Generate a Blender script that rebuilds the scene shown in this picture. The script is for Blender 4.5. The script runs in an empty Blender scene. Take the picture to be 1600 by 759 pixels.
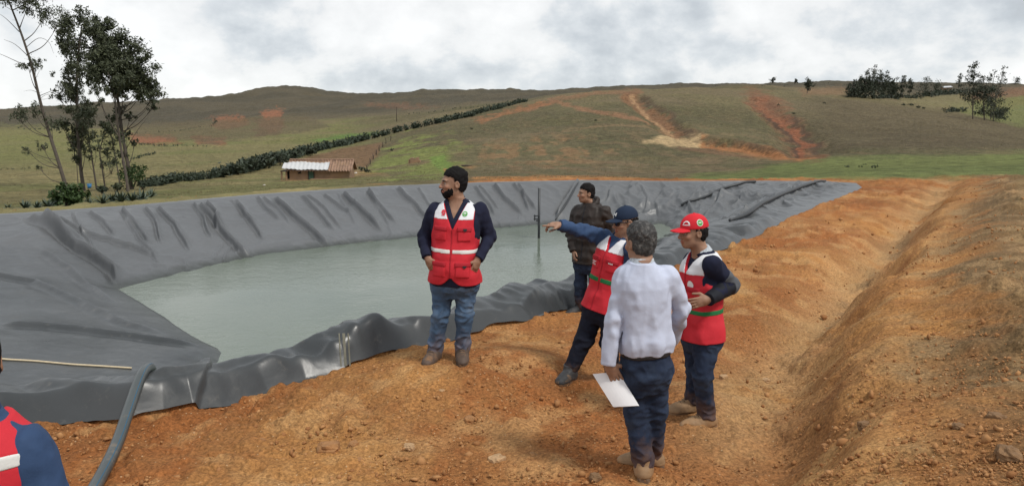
import bpy, math, random
import numpy as np
from mathutils import Vector, Matrix

random.seed(7)
RNG = np.random.default_rng(11)
SC = bpy.context.scene
COL = SC.collection
F_PX, HOR, CAM_H = 1202.0, 175.0, 2.4
PITCH = math.atan((379.5 - HOR) / F_PX)
SP, CP = math.sin(PITCH), math.cos(PITCH)

# ------------------------------------------------------------------ camera
cam_d = bpy.data.cameras.new("camera")
cam_d.sensor_fit = 'HORIZONTAL'
cam_d.sensor_width = 36.0
cam_d.lens = 36.0 * F_PX / 1600.0
cam_d.clip_start = 0.05
cam_d.clip_end = 12000.0
cam = bpy.data.objects.new("camera", cam_d)
cam.location = (0, 0, CAM_H)
cam.rotation_euler = (math.pi / 2 - PITCH, 0, 0)
COL.objects.link(cam)
SC.camera = cam

# ------------------------------------------------------------------ light
SUN_EL, SUN_AZ = math.radians(54), math.radians(128)     # azimuth clockwise from +Y
sun_d = bpy.data.lights.new("sun", 'SUN')
sun_d.energy = 2.3
sun_d.angle = math.radians(9)
sun_d.color = (1.0, 0.955, 0.88)
sun = bpy.data.objects.new("sun", sun_d)
sdir = Vector((math.sin(SUN_AZ) * math.cos(SUN_EL), math.cos(SUN_AZ) * math.cos(SUN_EL), math.sin(SUN_EL)))
sun.rotation_euler = sdir.to_track_quat('Z', 'Y').to_euler()
COL.objects.link(sun)

world = bpy.data.worlds.new("World")
SC.world = world
world.use_nodes = True
wn = world.node_tree
wn.nodes.clear()


class NT:
    """short hand for building node trees"""
    def __init__(s, tree):
        s.t = tree

    def n(s, typ, **kw):
        nd = s.t.nodes.new(typ)
        for k, v in kw.items():
            if k == 'inp':
                for kk, vv in v.items():
                    if isinstance(vv, bpy.types.NodeSocket):
                        s.t.links.new(vv, nd.inputs[kk])
                    else:
                        nd.inputs[kk].default_value = vv
            else:
                setattr(nd, k, v)
        return nd

    def math(s, op, a, b=0.0, c=None, clamp=False):
        d = {0: a, 1: b}
        if c is not None:
            d[2] = c
        return s.n('ShaderNodeMath', operation=op, use_clamp=clamp, inp=d).outputs[0]

    def ramp(s, fac, stops, interp='LINEAR'):
        nd = s.n('ShaderNodeValToRGB', inp={0: fac})
        cr = nd.color_ramp
        cr.interpolation = interp
        while len(cr.elements) < len(stops):
            cr.elements.new(0.5)
        for e, (p, c) in zip(cr.elements, stops):
            e.position = p
            e.color = (c, c, c, 1) if not hasattr(c, '__len__') else (*c, 1)
        return nd.outputs[0]

    def mix(s, fac, a, b, blend='MIX'):
        nd = s.n('ShaderNodeMix', data_type='RGBA', blend_type=blend)
        for k, v in ((0, fac), (6, a), (7, b)):
            if isinstance(v, bpy.types.NodeSocket):
                s.t.links.new(v, nd.inputs[k])
            elif hasattr(v, '__len__'):
                nd.inputs[k].default_value = (*v[:3], 1)
            else:
                nd.inputs[k].default_value = v
        return nd.outputs[2]

    def noise(s, vec, scale, detail=4, rough=0.55, dist=0.0):
        nd = s.n('ShaderNodeTexNoise', inp={'Scale': scale, 'Detail': detail, 'Roughness': rough, 'Distortion': dist})
        if vec is not None:
            s.t.links.new(vec, nd.inputs['Vector'])
        return nd.outputs[0]


W = NT(wn)
tc = W.n('ShaderNodeTexCoord').outputs['Generated']
sep = W.n('ShaderNodeSeparateXYZ', inp={0: tc})
dx, dy_, dz = sep.outputs
sky = W.n('ShaderNodeTexSky', sky_type='NISHITA', sun_disc=False, sun_elevation=SUN_EL, sun_rotation=SUN_AZ, altitude=3000)
vec = W.n('ShaderNodeCombineXYZ', inp={0: dx, 1: W.math('MULTIPLY', dy_, 0.7), 2: W.math('MULTIPLY', dz, 1.5)}).outputs[0]
vec2 = W.n('ShaderNodeVectorMath', operation='ADD', inp={0: vec, 1: (3.1, 1.7, 0.4)}).outputs[0]
n1 = W.noise(vec2, 4.9, 9, 0.56, 0.1)
n2 = W.noise(vec2, 13.0, 6, 0.6, 0.1)
cl = W.math('ADD', W.math('MULTIPLY', n1, 0.82), W.math('MULTIPLY', n2, 0.18))
cl = W.math('ADD', cl, W.math('MULTIPLY', dx, -0.075))                # brighter towards the left of the view
cl = W.math('ADD', cl, W.math('MULTIPLY', dz, -0.30))
ccol = W.ramp(cl, [(0.28, (0.45, 0.475, 0.50)), (0.37, (0.55, 0.59, 0.625)), (0.43, (0.69, 0.725, 0.75)), (0.475, (0.84, 0.85, 0.85)), (0.56, (0.95, 0.955, 0.95))])
zen = W.math('MULTIPLY_ADD', W.n('ShaderNodeMapRange', inp={0: dz, 1: 0.16, 2: 0.6, 3: 0.0, 4: 1.0}).outputs[0], 0.30, 1.0)
ccol = W.mix(1.0, ccol, W.n('ShaderNodeCombineColor', inp={0: zen, 1: zen, 2: zen}).outputs[0], 'MULTIPLY')
sdot = W.n('ShaderNodeVectorMath', operation='DOT_PRODUCT', inp={0: tc, 1: tuple(sdir)}).outputs['Value']
glow = W.math('MULTIPLY_ADD', W.math('POWER', W.math('MAXIMUM', sdot, 0.0), 5.0), 0.9, 1.0)      # thin cloud round the hidden sun
ccol = W.mix(1.0, ccol, W.n('ShaderNodeCombineColor', inp={0: glow, 1: glow, 2: glow}).outputs[0], 'MULTIPLY')
low = W.n('ShaderNodeMapRange', inp={0: dz, 1: -0.05, 2: -0.01, 3: 1.0, 4: 0.0}).outputs[0]
ccol = W.mix(low, ccol, (0.13, 0.11, 0.075))
bg1 = W.n('ShaderNodeBackground', inp={0: sky.outputs[0], 1: 0.1})
bg2 = W.n('ShaderNodeBackground', inp={0: ccol, 1: 1.0})
mx = W.n('ShaderNodeMixShader', inp={0: 0.94, 1: bg1.outputs[0], 2: bg2.outputs[0]})
W.n('ShaderNodeOutputWorld', inp={0: mx.outputs[0]})

vs = SC.view_settings
vs.view_transform = 'Standard'
vs.look = 'None'
vs.exposure = 0.12
vs.gamma = 1.0
vs.use_curve_mapping = False
SC.cycles.max_bounces = 5
SC.cycles.diffuse_bounces = 3
SC.cycles.glossy_bounces = 3
SC.cycles.transparent_max_bounces = 6
SC.cycles.caustics_reflective = False
SC.cycles.caustics_refractive = False

# ------------------------------------------------------------------ helpers


def ray(px, py):
    u = (px - 800) / F_PX
    v = (379.5 - py) / F_PX
    return np.array([u, CP + v * SP, -SP + v * CP])


def P(px, py, Y):
    d = ray(px, py)
    return np.array([0, 0, CAM_H]) + d * (Y / d[1])


def G(px, py, z=0.0):
    d = ray(px, py)
    return np.array([0, 0, CAM_H]) + d * ((z - CAM_H) / d[2])


def project(x, y, z):
    """world -> photo pixel (vectorised)"""
    zc = y * CP - (z - CAM_H) * SP
    yc = y * SP + (z - CAM_H) * CP
    zc = np.maximum(zc, 0.01)
    return 800 + F_PX * x / zc, 379.5 - F_PX * yc / zc


def ss(a, b, x):
    t = np.clip((x - a) / (b - a), 0, 1)
    return t * t * (3 - 2 * t)


def _h(n):
    n = n.astype(np.uint32)
    n = (n ^ (n >> np.uint32(15))) * np.uint32(2246822519)
    n = (n ^ (n >> np.uint32(13))) * np.uint32(3266489917)
    n = n ^ (n >> np.uint32(16))
    return n.astype(np.float32) / np.float32(4294967296.0)


def vn2(x, y, seed=0):
    xi, yi = np.floor(x), np.floor(y)
    fx, fy = (x - xi).astype(np.float32), (y - yi).astype(np.float32)
    fx = fx * fx * fx * (fx * (fx * 6 - 15) + 10)
    fy = fy * fy * fy * (fy * (fy * 6 - 15) + 10)
    xi = (xi.astype(np.int64) & 0xffffffff).astype(np.uint32)
    yi = (yi.astype(np.int64) & 0xffffffff).astype(np.uint32)
    A, B, S = np.uint32(374761393), np.uint32(668265263), np.uint32((seed * 974634777 + 12345) & 0xffffffff)
    one = np.uint32(1)

    def c(i, j):
        return _h((xi + i) * A + (yi + j) * B + S)
    z0 = np.uint32(0)
    a, b, cc, d = c(z0, z0), c(one, z0), c(z0, one), c(one, one)
    return (a * (1 - fx) + b * fx) * (1 - fy) + (cc * (1 - fx) + d * fx) * fy


def fbm(x, y, oct=4, seed=0, gain=0.5, lac=2.03):
    s, a, t = 0.0, 1.0, 0.0
    ca, sa = 0.8, 0.6
    for i in range(oct):
        s = s + a * (vn2(x, y, seed + i) - 0.5)
        t += a
        a *= gain
        x, y = (x * ca - y * sa) * lac, (x * sa + y * ca) * lac
    return s / t


def lineds(x, y, line):
    """like lined, with the side of the line as the sign"""
    d = np.full(np.shape(x), 1e9); tt = np.zeros(np.shape(x)); sg = np.ones(np.shape(x))
    n = len(line) - 1
    for i in range(n):
        ax, ay = line[i][0], line[i][1]
        ex, ey = line[i + 1][0] - ax, line[i + 1][1] - ay
        wx, wy = x - ax, y - ay
        t = np.clip((wx * ex + wy * ey) / (ex * ex + ey * ey + 1e-12), 0, 1)
        dd = (wx - ex * t) ** 2 + (wy - ey * t) ** 2
        m = dd < d
        d = np.where(m, dd, d); tt = np.where(m, (i + t) / n, tt)
        sg = np.where(m, np.sign(ex * wy - ey * wx), sg)
    return np.sqrt(d) * sg, tt


_RT = np.array(Matrix.Rotation(.65, 3, 'Z') @ Matrix.Rotation(.45, 3, 'X') @ Matrix.Rotation(.3, 3, 'Y'))


def vn3(p, seed=0):
    """gradient noise, 0..1"""
    p = p @ _RT.T
    pi = np.floor(p)
    f = (p - pi).astype(np.float32)
    w_ = f * f * f * (f * (f * 6 - 15) + 10)
    pi = (pi.astype(np.int64) & 0xffffffff).astype(np.uint32)
    K = (np.uint32(374761393), np.uint32(668265263), np.uint32(2147483629))
    S = np.uint32((seed * 974634777 + 12345) & 0xffffffff)
    r = 0
    for i in (0, 1):
        for j in (0, 1):
            for k in (0, 1):
                n = (pi[:, 0] + np.uint32(i)) * K[0] + (pi[:, 1] + np.uint32(j)) * K[1] + (pi[:, 2] + np.uint32(k)) * K[2] + S
                n = (n ^ (n >> np.uint32(15))) * np.uint32(2246822519)
                n = (n ^ (n >> np.uint32(13))) * np.uint32(3266489917)
                n = n ^ (n >> np.uint32(16))
                g = ((n & np.uint32(1023)).astype(np.float32) / 511.5 - 1) * (f[:, 0] - i) + (((n >> np.uint32(10)) & np.uint32(1023)).astype(np.float32) / 511.5 - 1) * (f[:, 1] - j) + (((n >> np.uint32(20)) & np.uint32(1023)).astype(np.float32) / 511.5 - 1) * (f[:, 2] - k)
                w = (w_[:, 0] if i else 1 - w_[:, 0]) * (w_[:, 1] if j else 1 - w_[:, 1]) * (w_[:, 2] if k else 1 - w_[:, 2])
                r = r + w * g
    return .5 + .85 * r


def polyd(x, y, poly):
    """signed distance to a closed polygon, positive inside"""
    x = np.asarray(x, float); y = np.asarray(y, float)
    d = np.full(x.shape, 1e9)
    ins = np.zeros(x.shape, bool)
    n = len(poly)
    for i in range(n):
        ax, ay = poly[i][0], poly[i][1]
        bx, by = poly[(i + 1) % n][0], poly[(i + 1) % n][1]
        ex, ey = bx - ax, by - ay
        wx, wy = x - ax, y - ay
        t = np.clip((wx * ex + wy * ey) / (ex * ex + ey * ey + 1e-12), 0, 1)
        d = np.minimum(d, (wx - ex * t) ** 2 + (wy - ey * t) ** 2)
        cnd = (ay > y) != (by > y)
        xx = ax + (y - ay) * ex / (ey if abs(ey) > 1e-9 else 1e-9)
        ins ^= cnd & (x < xx)
    d = np.sqrt(d)
    return np.where(ins, d, -d)


def lined(x, y, line):
    """distance to an open polyline and the arc position (0..1)"""
    d = np.full(np.shape(x), 1e9); tt = np.zeros(np.shape(x))
    L = [0.0]
    for a, b in zip(line[:-1], line[1:]):
        L.append(L[-1] + math.hypot(b[0] - a[0], b[1] - a[1]))
    for i in range(len(line) - 1):
        ax, ay = line[i][0], line[i][1]
        ex, ey = line[i + 1][0] - ax, line[i + 1][1] - ay
        wx, wy = x - ax, y - ay
        t = np.clip((wx * ex + wy * ey) / (ex * ex + ey * ey + 1e-12), 0, 1)
        dd = (wx - ex * t) ** 2 + (wy - ey * t) ** 2
        m = dd < d
        d = np.where(m, dd, d)
        tt = np.where(m, (L[i] + t * (L[i + 1] - L[i])) / L[-1], tt)
    return np.sqrt(d), tt


def mesh(name, v, f, mat=None, parent=None, origin=None, smooth=True, col=None, mats=None, midx=None):
    v = np.asarray(v, np.float32).reshape(-1, 3)
    if origin is not None:
        v = v - np.asarray(origin, np.float32)
    me = bpy.data.meshes.new(name)
    if isinstance(f, np.ndarray):
        k = f.shape[1]
        me.vertices.add(len(v)); me.vertices.foreach_set('co', v.ravel())
        me.loops.add(f.size); me.loops.foreach_set('vertex_index', f.astype(np.int32).ravel())
        me.polygons.add(len(f)); me.polygons.foreach_set('loop_start', np.arange(0, f.size, k, dtype=np.int32))
        me.update(calc_edges=True)
    else:
        me.from_pydata(v.tolist(), [], f)
        me.update()
    if smooth:
        me.polygons.foreach_set('use_smooth', np.ones(len(me.polygons), bool))
    if col is not None:
        at = me.color_attributes.new('Col', 'FLOAT_COLOR', 'POINT')
        c4 = np.ones((len(v), 4), np.float32); c4[:, :3] = col
        at.data.foreach_set('color', c4.ravel())
    for m in ([mat] if mats is None else mats):
        if m:
            me.materials.append(m)
    if midx is not None:
        me.polygons.foreach_set('material_index', np.asarray(midx, np.int32))
    o = bpy.data.objects.new(name, me)
    COL.objects.link(o)
    if parent is not None:
        o.parent = parent
    elif origin is not None:
        o.location = origin
    return o


def tag(o, label=None, cat=None, group=None, kind=None):
    for k, v in (('label', label), ('category', cat), ('group', group), ('kind', kind)):
        if v:
            o[k] = v
    return o


def empty(name, loc):
    o = bpy.data.objects.new(name, None)
    o.empty_display_size = 0.2
    o.location = loc
    COL.objects.link(o)
    return o


class MB:
    """collects pieces of one mesh"""
    def __init__(s):
        s.v = []; s.f = []; s.n = 0

    def add(s, v, f):
        v = np.asarray(v, float).reshape(-1, 3)
        s.v.append(v)
        s.f += [tuple(int(i) + s.n for i in q) for q in f]
        s.n += len(v)

    def box(s, c, d, R=None, taper=None):
        x, y, z = [q / 2 for q in d]
        v = np.array([[-x, -y, -z], [x, -y, -z], [x, y, -z], [-x, y, -z], [-x, -y, z], [x, -y, z], [x, y, z], [-x, y, z]])
        if taper:
            v[4:, :2] *= taper
        if R is not None:
            v = v @ np.asarray(R).T
        s.add(v + np.asarray(c), [(0, 3, 2, 1), (4, 5, 6, 7), (0, 1, 5, 4), (1, 2, 6, 5), (2, 3, 7, 6), (3, 0, 4, 7)])

    def tube(s, pts, rad, n=8, cap=True):
        v, f = tube(pts, rad, n, cap)
        s.add(v, f)

    def build(s, name, mat, parent=None, origin=None, smooth=False):
        return mesh(name, np.concatenate(s.v) if s.v else np.zeros((0, 3)), s.f, mat, parent, origin, smooth)


def spline(pts, k=6):
    pts = np.asarray(pts, float)
    p = np.vstack([2 * pts[0] - pts[1], pts, 2 * pts[-1] - pts[-2]])
    out = []
    for i in range(1, len(p) - 2):
        for j in range(k):
            t = j / k
            a, b, c, d = p[i - 1], p[i], p[i + 1], p[i + 2]
            out.append(0.5 * ((2 * b) + (c - a) * t + (2 * a - 5 * b + 4 * c - d) * t * t + (3 * b - a - 3 * c + d) * t ** 3))
    out.append(pts[-1])
    return np.array(out)


def tube(pts, rad, n=8, cap=True):
    pts = np.asarray(pts, float)
    m = len(pts)
    rad = np.broadcast_to(np.asarray(rad, float), (m,)) if np.ndim(rad) == 0 or len(rad) == m else np.interp(np.linspace(0, 1, m), np.linspace(0, 1, len(rad)), rad)
    T = np.gradient(pts, axis=0)
    T /= np.linalg.norm(T, axis=1)[:, None] + 1e-9
    up = np.array([0, 0, 1.0]) if abs(T[0][2]) < 0.9 else np.array([1.0, 0, 0])
    V = []
    for i in range(m):
        a = np.cross(T[i], up); a /= np.linalg.norm(a) + 1e-9
        b = np.cross(a, T[i])
        up = b
        for j in range(n):
            th = 2 * math.pi * j / n
            V.append(pts[i] + rad[i] * (math.cos(th) * a + math.sin(th) * b))
    Fc = []
    for i in range(m - 1):
        for j in range(n):
            k = (j + 1) % n
            Fc.append((i * n + j, (i + 1) * n + j, (i + 1) * n + k, i * n + k))
    if cap:
        Fc.append(tuple(range(n)))
        Fc.append(tuple(range(m * n - 1, (m - 1) * n - 1, -1)))
    return np.array(V), Fc


# ------------------------------------------------------------------ materials


def mat(name, color, rough=0.8, bump=None, var=0.0, vscale=6.0, spec=0.5, metal=0.0, attr=False, coord='Object', bscale2=None, sheen=0.0, dirt=None, dust=False):
    m = bpy.data.materials.new(name)
    m.use_nodes = True
    t = NT(m.node_tree)
    b = m.node_tree.nodes['Principled BSDF']
    b.inputs['Roughness'].default_value = rough
    b.inputs['Specular IOR Level'].default_value = spec
    b.inputs['Metallic'].default_value = metal
    if sheen:
        b.inputs['Sheen Weight'].default_value = sheen
    co = t.n('ShaderNodeTexCoord').outputs[coord] if coord != 'World' else t.n('ShaderNodeNewGeometry').outputs['Position']
    c = t.n('ShaderNodeVertexColor', layer_name='Col').outputs[0] if attr else None
    if var or dirt or dust:
        nz = t.noise(co, vscale, 5, 0.6)
        k = t.ramp(nz, [(0.25, 1 - var), (0.75, 1 + var)])
        base = c if c is not None else t.n('ShaderNodeRGB').outputs[0]
        if c is None:
            base.default_value = (*color, 1)
        c = t.mix(1.0, base, k, 'MULTIPLY')
        if dirt:
            dcol, lo, hi, sc = dirt
            c = t.mix(t.n('ShaderNodeMapRange', inp={0: t.noise(co, sc, 6, 0.65), 1: lo, 2: hi, 3: 0.0, 4: 0.85}).outputs[0], c, dcol)
    if dust:                                                   # soil dust on the lower legs
        zz = t.n('ShaderNodeSeparateXYZ', inp={0: co}).outputs[2]
        zz = t.math('ADD', zz, t.math('MULTIPLY', t.math('SUBTRACT', t.noise(co, 12, 5, .65), .5), .5))
        c = t.mix(t.n('ShaderNodeMapRange', inp={0: zz, 1: .02, 2: .30, 3: .40, 4: 0.0}).outputs[0], c, (.30, .15, .06))
    if c is not None:
        t.t.links.new(c, b.inputs['Base Color'])
    else:
        b.inputs['Base Color'].default_value = (*color, 1)
    if bump:
        sc, st, dist = bump
        h = t.noise(co, sc, 6, 0.6)
        if bscale2:
            h = t.math('ADD', h, t.math('MULTIPLY', t.noise(co, bscale2[0], 3, 0.5), bscale2[1]))
        bn = t.n('ShaderNodeBump', inp={'Strength': st, 'Distance': dist, 'Height': h})
        t.t.links.new(bn.outputs[0], b.inputs['Normal'])
    return m

# ------------------------------------------------------------------ where the people stand (joints read as photo pixel + distance)
def J(spec, k):
    q = spec['J'][k]
    if q[0] == 'w':
        return np.array(q[1:], float)
    return P(q[0], q[1], spec['Y'] + q[2])


PEOPLE = {
    'bearded': dict(Y=6.7, chest=(-.12, -1, 0), face=(-1, -.32, 0.03), sx=1.17, sy=1.38,
        J=dict(hc=(709, 286, 0), nk=(714, 315, .03), shR=(681, 330, .02), shL=(749, 330, .02), elR=(664, 370, .08), elL=(764, 371, .08),
               wrR=(668, 401, -.10), wrL=(747, 404, -.12), hipR=(693, 434, .03), hipL=(729, 434, .03), knR=(688, 493, -.02), knL=(726, 491, -.02),
               anR=(679, 548, .02), anL=(722, 546, .03)), toe=((-.3, -1), (.08, -1)), armr=(.078, .066, .05), legr=(.108, .073, .064)),
    'jacket': dict(Y=10.0, chest=(-.62, -.78, 0), face=(-1, -.3, 0), sx=1.12, sy=1.25,
        J=dict(hc=(916, 302, 0), nk=(923, 319, .02), shR=(903, 331, .1), shL=(945, 332, -.1), elR=(893, 363, .1), elL=(956, 366, -.08),
               wrR=(897, 391, -.02), wrL=(946, 393, -.2), hipR=(909, 406, .06), hipL=(931, 406, -.06), knR=(907, 445, .05), knL=(930, 446, -.08),
               anR=(906, 480, .06), anL=(929, 481, -.06)), toe=((-.9, -.5), (-.8, -.6)), armr=(.085, .075, .056), legr=(.10, .078, .066)),
    'pointing': dict(Y=6.7, chest=(-.75, -.66, 0), face=(-1, -.28, -.12), sx=1.0, sy=1.15,
        J=dict(hc=(977, 346, -.02), nk=(970, 373, .02), shR=(945, 372, .12), shL=(986, 388, -.16), elR=(909, 361, .0), elL=(1000, 432, -.12),
               wrR=(876, 352, -.10), wrL=(985, 468, -.25), hipR=(931, 478, .07), hipL=(957, 480, -.06), knR=(913, 530, .0), knL=(952, 533, -.08),
               anR=(891, 578, -.02), anL=(958, 588, .12)), toe=((-.55, -.83), (-.3, -.95)), armr=(.075, .062, .05), legr=(.105, .08, .065)),
    'shirt': dict(Y=4.75, chest=(-.12, 1, 0), face=(-.45, .9, -.1), sx=.86, sy=1.04,
        J=dict(hc=(1000, 379, .02), nk=(1003, 413, -.01), shL=(978, 432, 0), shR=(1045, 432, 0), elL=(961, 497, -.04), elR=(1066, 484, .08),
               wrL=(951, 566, -.06), wrR=(1050, 528, .28), hipL=(993, 572, 0), hipR=(1025, 572, .02), knL=(993, 645, .02), knR=(1025, 640, .05),
               anL=(1006, 724, 0), anR=(1018, 708, .16)), toe=((-.93, .12), (.15, 1)), armr=(.068, .055, .046), legr=(.086, .070, .066)),
    'redcap': dict(Y=5.75, chest=(-.95, -.32, 0), face=(-1, -.22, -.08), sx=.97, sy=1.05,
        J=dict(hc=(1083, 362, 0), nk=(1097, 395, .02), shL=(1111, 413, -.16), shR=(1083, 408, .16), elL=(1142, 445, -.04), elR=(1066, 455, .18),
               wrL=(1108, 467, -.27), wrR=(1066, 488, .02), hipL=(1107, 520, -.08), hipR=(1085, 518, .08), knL=(1098, 585, -.13), knR=(1088, 578, .07),
               anL=(1104, 650, -.05), anR=(1082, 627, .14)), toe=((-.95, -.2), (-.95, -.25)), armr=(.073, .06, .047), legr=(.098, .074, .062)),
    'corner': dict(Y=2.35, chest=(-.15, 1, 0), face=(-.5, 1, -.05), sx=1.1, sy=1.2,
        J=dict(hc=(-46, 566, 0), nk=(-44, 650, -.02), shL=(-128, 705, .05), shR=(34, 706, -.02), elL=(-165, 850, .05), elR=(92, 830, -.02),
               wrL=('w', -2.05, 2.62, .78), wrR=('w', -1.32, 2.62, .80), hipL=('w', -1.86, 2.36, .80), hipR=('w', -1.66, 2.30, .80), knL=('w', -1.88, 2.40, .42), knR=('w', -1.62, 2.34, .42),
               anL=('w', -1.90, 2.36, -.02), anR=('w', -1.60, 2.28, -.02)), toe=((-.5, 1), (-.2, 1)), armr=(.085, .072, .055), legr=(.10, .08, .066)),
}
FEET = []
for s in PEOPLE.values():
    for k, t in (('anR', s['toe'][0]), ('anL', s['toe'][1])):
        a = J(s, k); t = np.array([*t, 0]) / math.hypot(*t)
        for q in (-0.03, 0.14):
            p = a + t * q
            FEET.append((p[0], p[1], a[2] - 0.082))
FEET = np.array(FEET)

# ------------------------------------------------------------------ terrain height
DITCH_Y = np.array([-2., 0., 3.0, 4.7, 5.7, 6.6, 8.6, 11.5, 15.5, 20., 26.8, 32.])
_dx = [G(px, py, -.22) for px, py in ((1183, 640), (1290, 512), (1368, 424), (1438, 345), (1478, 293))]
DITCH_X = np.interp(DITCH_Y, [-2, 0, 3, 4.7, 5.7] + [q[1] for q in _dx], [-2.3, -1.25, .45, 1.45, 1.85] + [q[0] for q in _dx])

LAY = [  # distance, [(px, py) ...]
    (20, [(-400, 380), (0, 362), (200, 352), (500, 330), (800, 320), (1345, 300), (1600, 298), (2000, 298)]),
    (36, [(-400, 338), (0, 325), (200, 313), (400, 300), (600, 287), (800, 279), (900, 278), (1050, 279), (1300, 271), (1390, 263), (1600, 259), (2000, 255)]),
    (56, [(-400, 330), (0, 318), (200, 305), (430, 293), (600, 281), (800, 277), (900, 276), (1050, 276), (1200, 266), (1345, 258), (1600, 252), (2000, 248)]),
    (100, [(-400, 298), (0, 288), (200, 284), (440, 281), (560, 277), (700, 266), (900, 260), (1100, 260), (1300, 246), (1600, 240), (2000, 238)]),
    (160, [(-400, 268), (0, 260), (200, 256), (330, 255), (440, 252), (520, 246), (600, 236), (700, 220), (900, 206), (1100, 212), (1250, 222), (1400, 214), (1600, 224), (2000, 228)]),
    (260, [(-400, 240), (0, 236), (200, 230), (400, 226), (500, 222), (560, 214), (680, 188), (820, 168), (900, 157), (1000, 149), (1100, 150), (1200, 154), (1300, 163), (1460, 178), (1600, 204), (2000, 225)]),
    (340, [(-400, 222), (0, 216), (200, 214), (400, 206), (500, 202), (560, 197), (680, 180), (820, 158), (900, 147), (1000, 141), (1100, 139), (1200, 143), (1300, 156), (1460, 180), (1600, 200), (2000, 215)]),
    (480, [(-400, 205), (0, 203), (200, 202), (400, 192), (560, 185), (700, 172), (820, 158), (900, 149), (1000, 143), (1100, 137), (1200, 134.5), (1300, 141), (1450, 152), (1600, 166), (2000, 185)]),
    (800, [(-400, 195), (0, 190), (200, 184), (400, 172), (560, 165), (700, 155), (820, 148), (900, 142), (1000, 137), (1100, 133), (1200, 131.5), (1300, 127), (1450, 131), (1600, 134), (2000, 150)]),
    (1300, [(-400, 185), (-100, 176), (0, 172), (100, 166), (250, 156), (330, 152), (370, 146), (400, 140), (432, 132), (458, 130.5), (482, 133), (510, 141), (560, 146), (620, 141.5), (720, 138), (820, 139.5), (880, 141), (900, 137), (1000, 136), (1100, 138), (1300, 136), (1600, 140), (2000, 160)]),
    (2200, [(-400, 190), (0, 182), (400, 170), (900, 160), (1600, 160), (2000, 170)]),
    (6000, [(-400, 178), (2000, 178)]),
]
TA = np.linspace(-1.9, 1.9, 900)
TL = np.linspace(math.log(18), math.log(7000), 420)
_rows = []
for Y, pts in LAY:
    q = [P(px, py, Y) for px, py in pts]
    _rows.append(np.interp(TA, [v[0] / Y for v in q], [(v[2] - CAM_H) / Y for v in q]))
_rows = np.array(_rows)
TAB = np.array([np.interp(TL, [math.log(l[0]) for l in LAY], _rows[:, i]) for i in range(len(TA))]).T


def gsm(A, axis, sg):
    r = int(sg * 3)
    k = np.exp(-0.5 * (np.arange(-r, r + 1) / sg) ** 2); k /= k.sum()
    A = np.pad(A, [(r, r) if i == axis else (0, 0) for i in range(2)], 'edge')
    return np.apply_along_axis(lambda v: np.convolve(v, k, 'valid'), axis, A)


TAB = gsm(gsm(TAB, 0, 5.0), 1, 3.0)


def zfar(x, y):
    a = np.clip(x / np.maximum(y, 1), -1.89, 1.89)
    l = np.clip(np.log(np.maximum(y, 18.1)), TL[0], TL[-1] - 1e-6)
    i = (a - TA[0]) / (TA[1] - TA[0]); j = (l - TL[0]) / (TL[1] - TL[0])
    i0 = np.clip(i.astype(int), 0, len(TA) - 2); j0 = np.clip(j.astype(int), 0, len(TL) - 2)
    fi, fj = i - i0, j - j0
    t = (TAB[j0, i0] * (1 - fi) + TAB[j0, i0 + 1] * fi) * (1 - fj) + (TAB[j0 + 1, i0] * (1 - fi) + TAB[j0 + 1, i0 + 1] * fi) * fj
    z = CAM_H + t * y
    z = z + np.clip(y / 60, .3, 14) * .55 * fbm(x / 26, y / 26, 4, 5) * ss(34, 70, y)
    z = z + 0.25 * fbm(x / 4.2, y / 4.2, 3, 9) * ss(34, 60, y)
    z = z + np.clip((y - 300) / 900, 0, 1) * 17 * fbm(x / 140, y / 140, 5, 31)
    return z


_rim = [G(px, py) for px, py in ((40, 332.5), (200, 321.5), (400, 304), (600, 291), (760, 285), (905, 282), (1050, 283.5), (1200, 283), (1300, 284))]
YB_A = [-1.9, -1.0] + [float(q[0] / q[1]) for q in _rim] + [.50, .6, .72, 1.9]
YB_Y = [19.5, 19.0] + [float(q[1]) + .7 for q in _rim] + [25.5, 24., 23.5, 24.]


def ditch_s(x, y):
    return (x - np.interp(y, DITCH_Y, DITCH_X)) * 0.84


def zpre(x, y, fine=True):
    s = ditch_s(x, y)
    w = 0.04 * fbm(x / 2.7, y / 2.7, 3, 3)
    dd = np.interp(y, [3, 5, 7.5, 9, 22, 27], [.05, .08, .22, .28, .22, .05])
    hb = np.interp(y, [0, 12, 18, 24, 28], [.86, .84, .72, .38, .15])
    sw = s + 0.42 * fbm(x / 1.3, y / 1.3, 3, 14) + .16 * fbm(x / .35, y / .35, 3, 15)
    z = -dd * np.exp(-(sw / .5) ** 2) + w
    z = z + (hb + dd) * (.62 * ss(.05, .85, sw) + .38 * ss(.4, 2.0, sw)) - dd * ss(.05, 1.2, sw) + 0.02 * np.clip(sw - 1.5, 0, 6)
    z = z + 0.10 * fbm(x / 1.7, y / 1.7, 4, 51) * ss(.3, 1.5, s)
    z = z + 0.06 * ss(-.3, -.9, s) * fbm(x / 3.3, y / 3.3, 2, 77)
    return z


_sg = 0.55
_D = np.exp(-((FEET[:, None, 0] - FEET[None, :, 0]) ** 2 + (FEET[:, None, 1] - FEET[None, :, 1]) ** 2) / (2 * _sg ** 2))
_C = np.linalg.solve(_D + 0.02 * np.eye(len(FEET)), FEET[:, 2] - zpre(FEET[:, 0], FEET[:, 1]))


def rbf(x, y):
    r = np.zeros(np.shape(x))
    for (fx, fy, _), c in zip(FEET, _C):
        r = r + c * np.exp(-((x - fx) ** 2 + (y - fy) ** 2) / (2 * _sg ** 2))
    return r


def znear(x, y):
    return zpre(x, y) + rbf(x, y)


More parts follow.
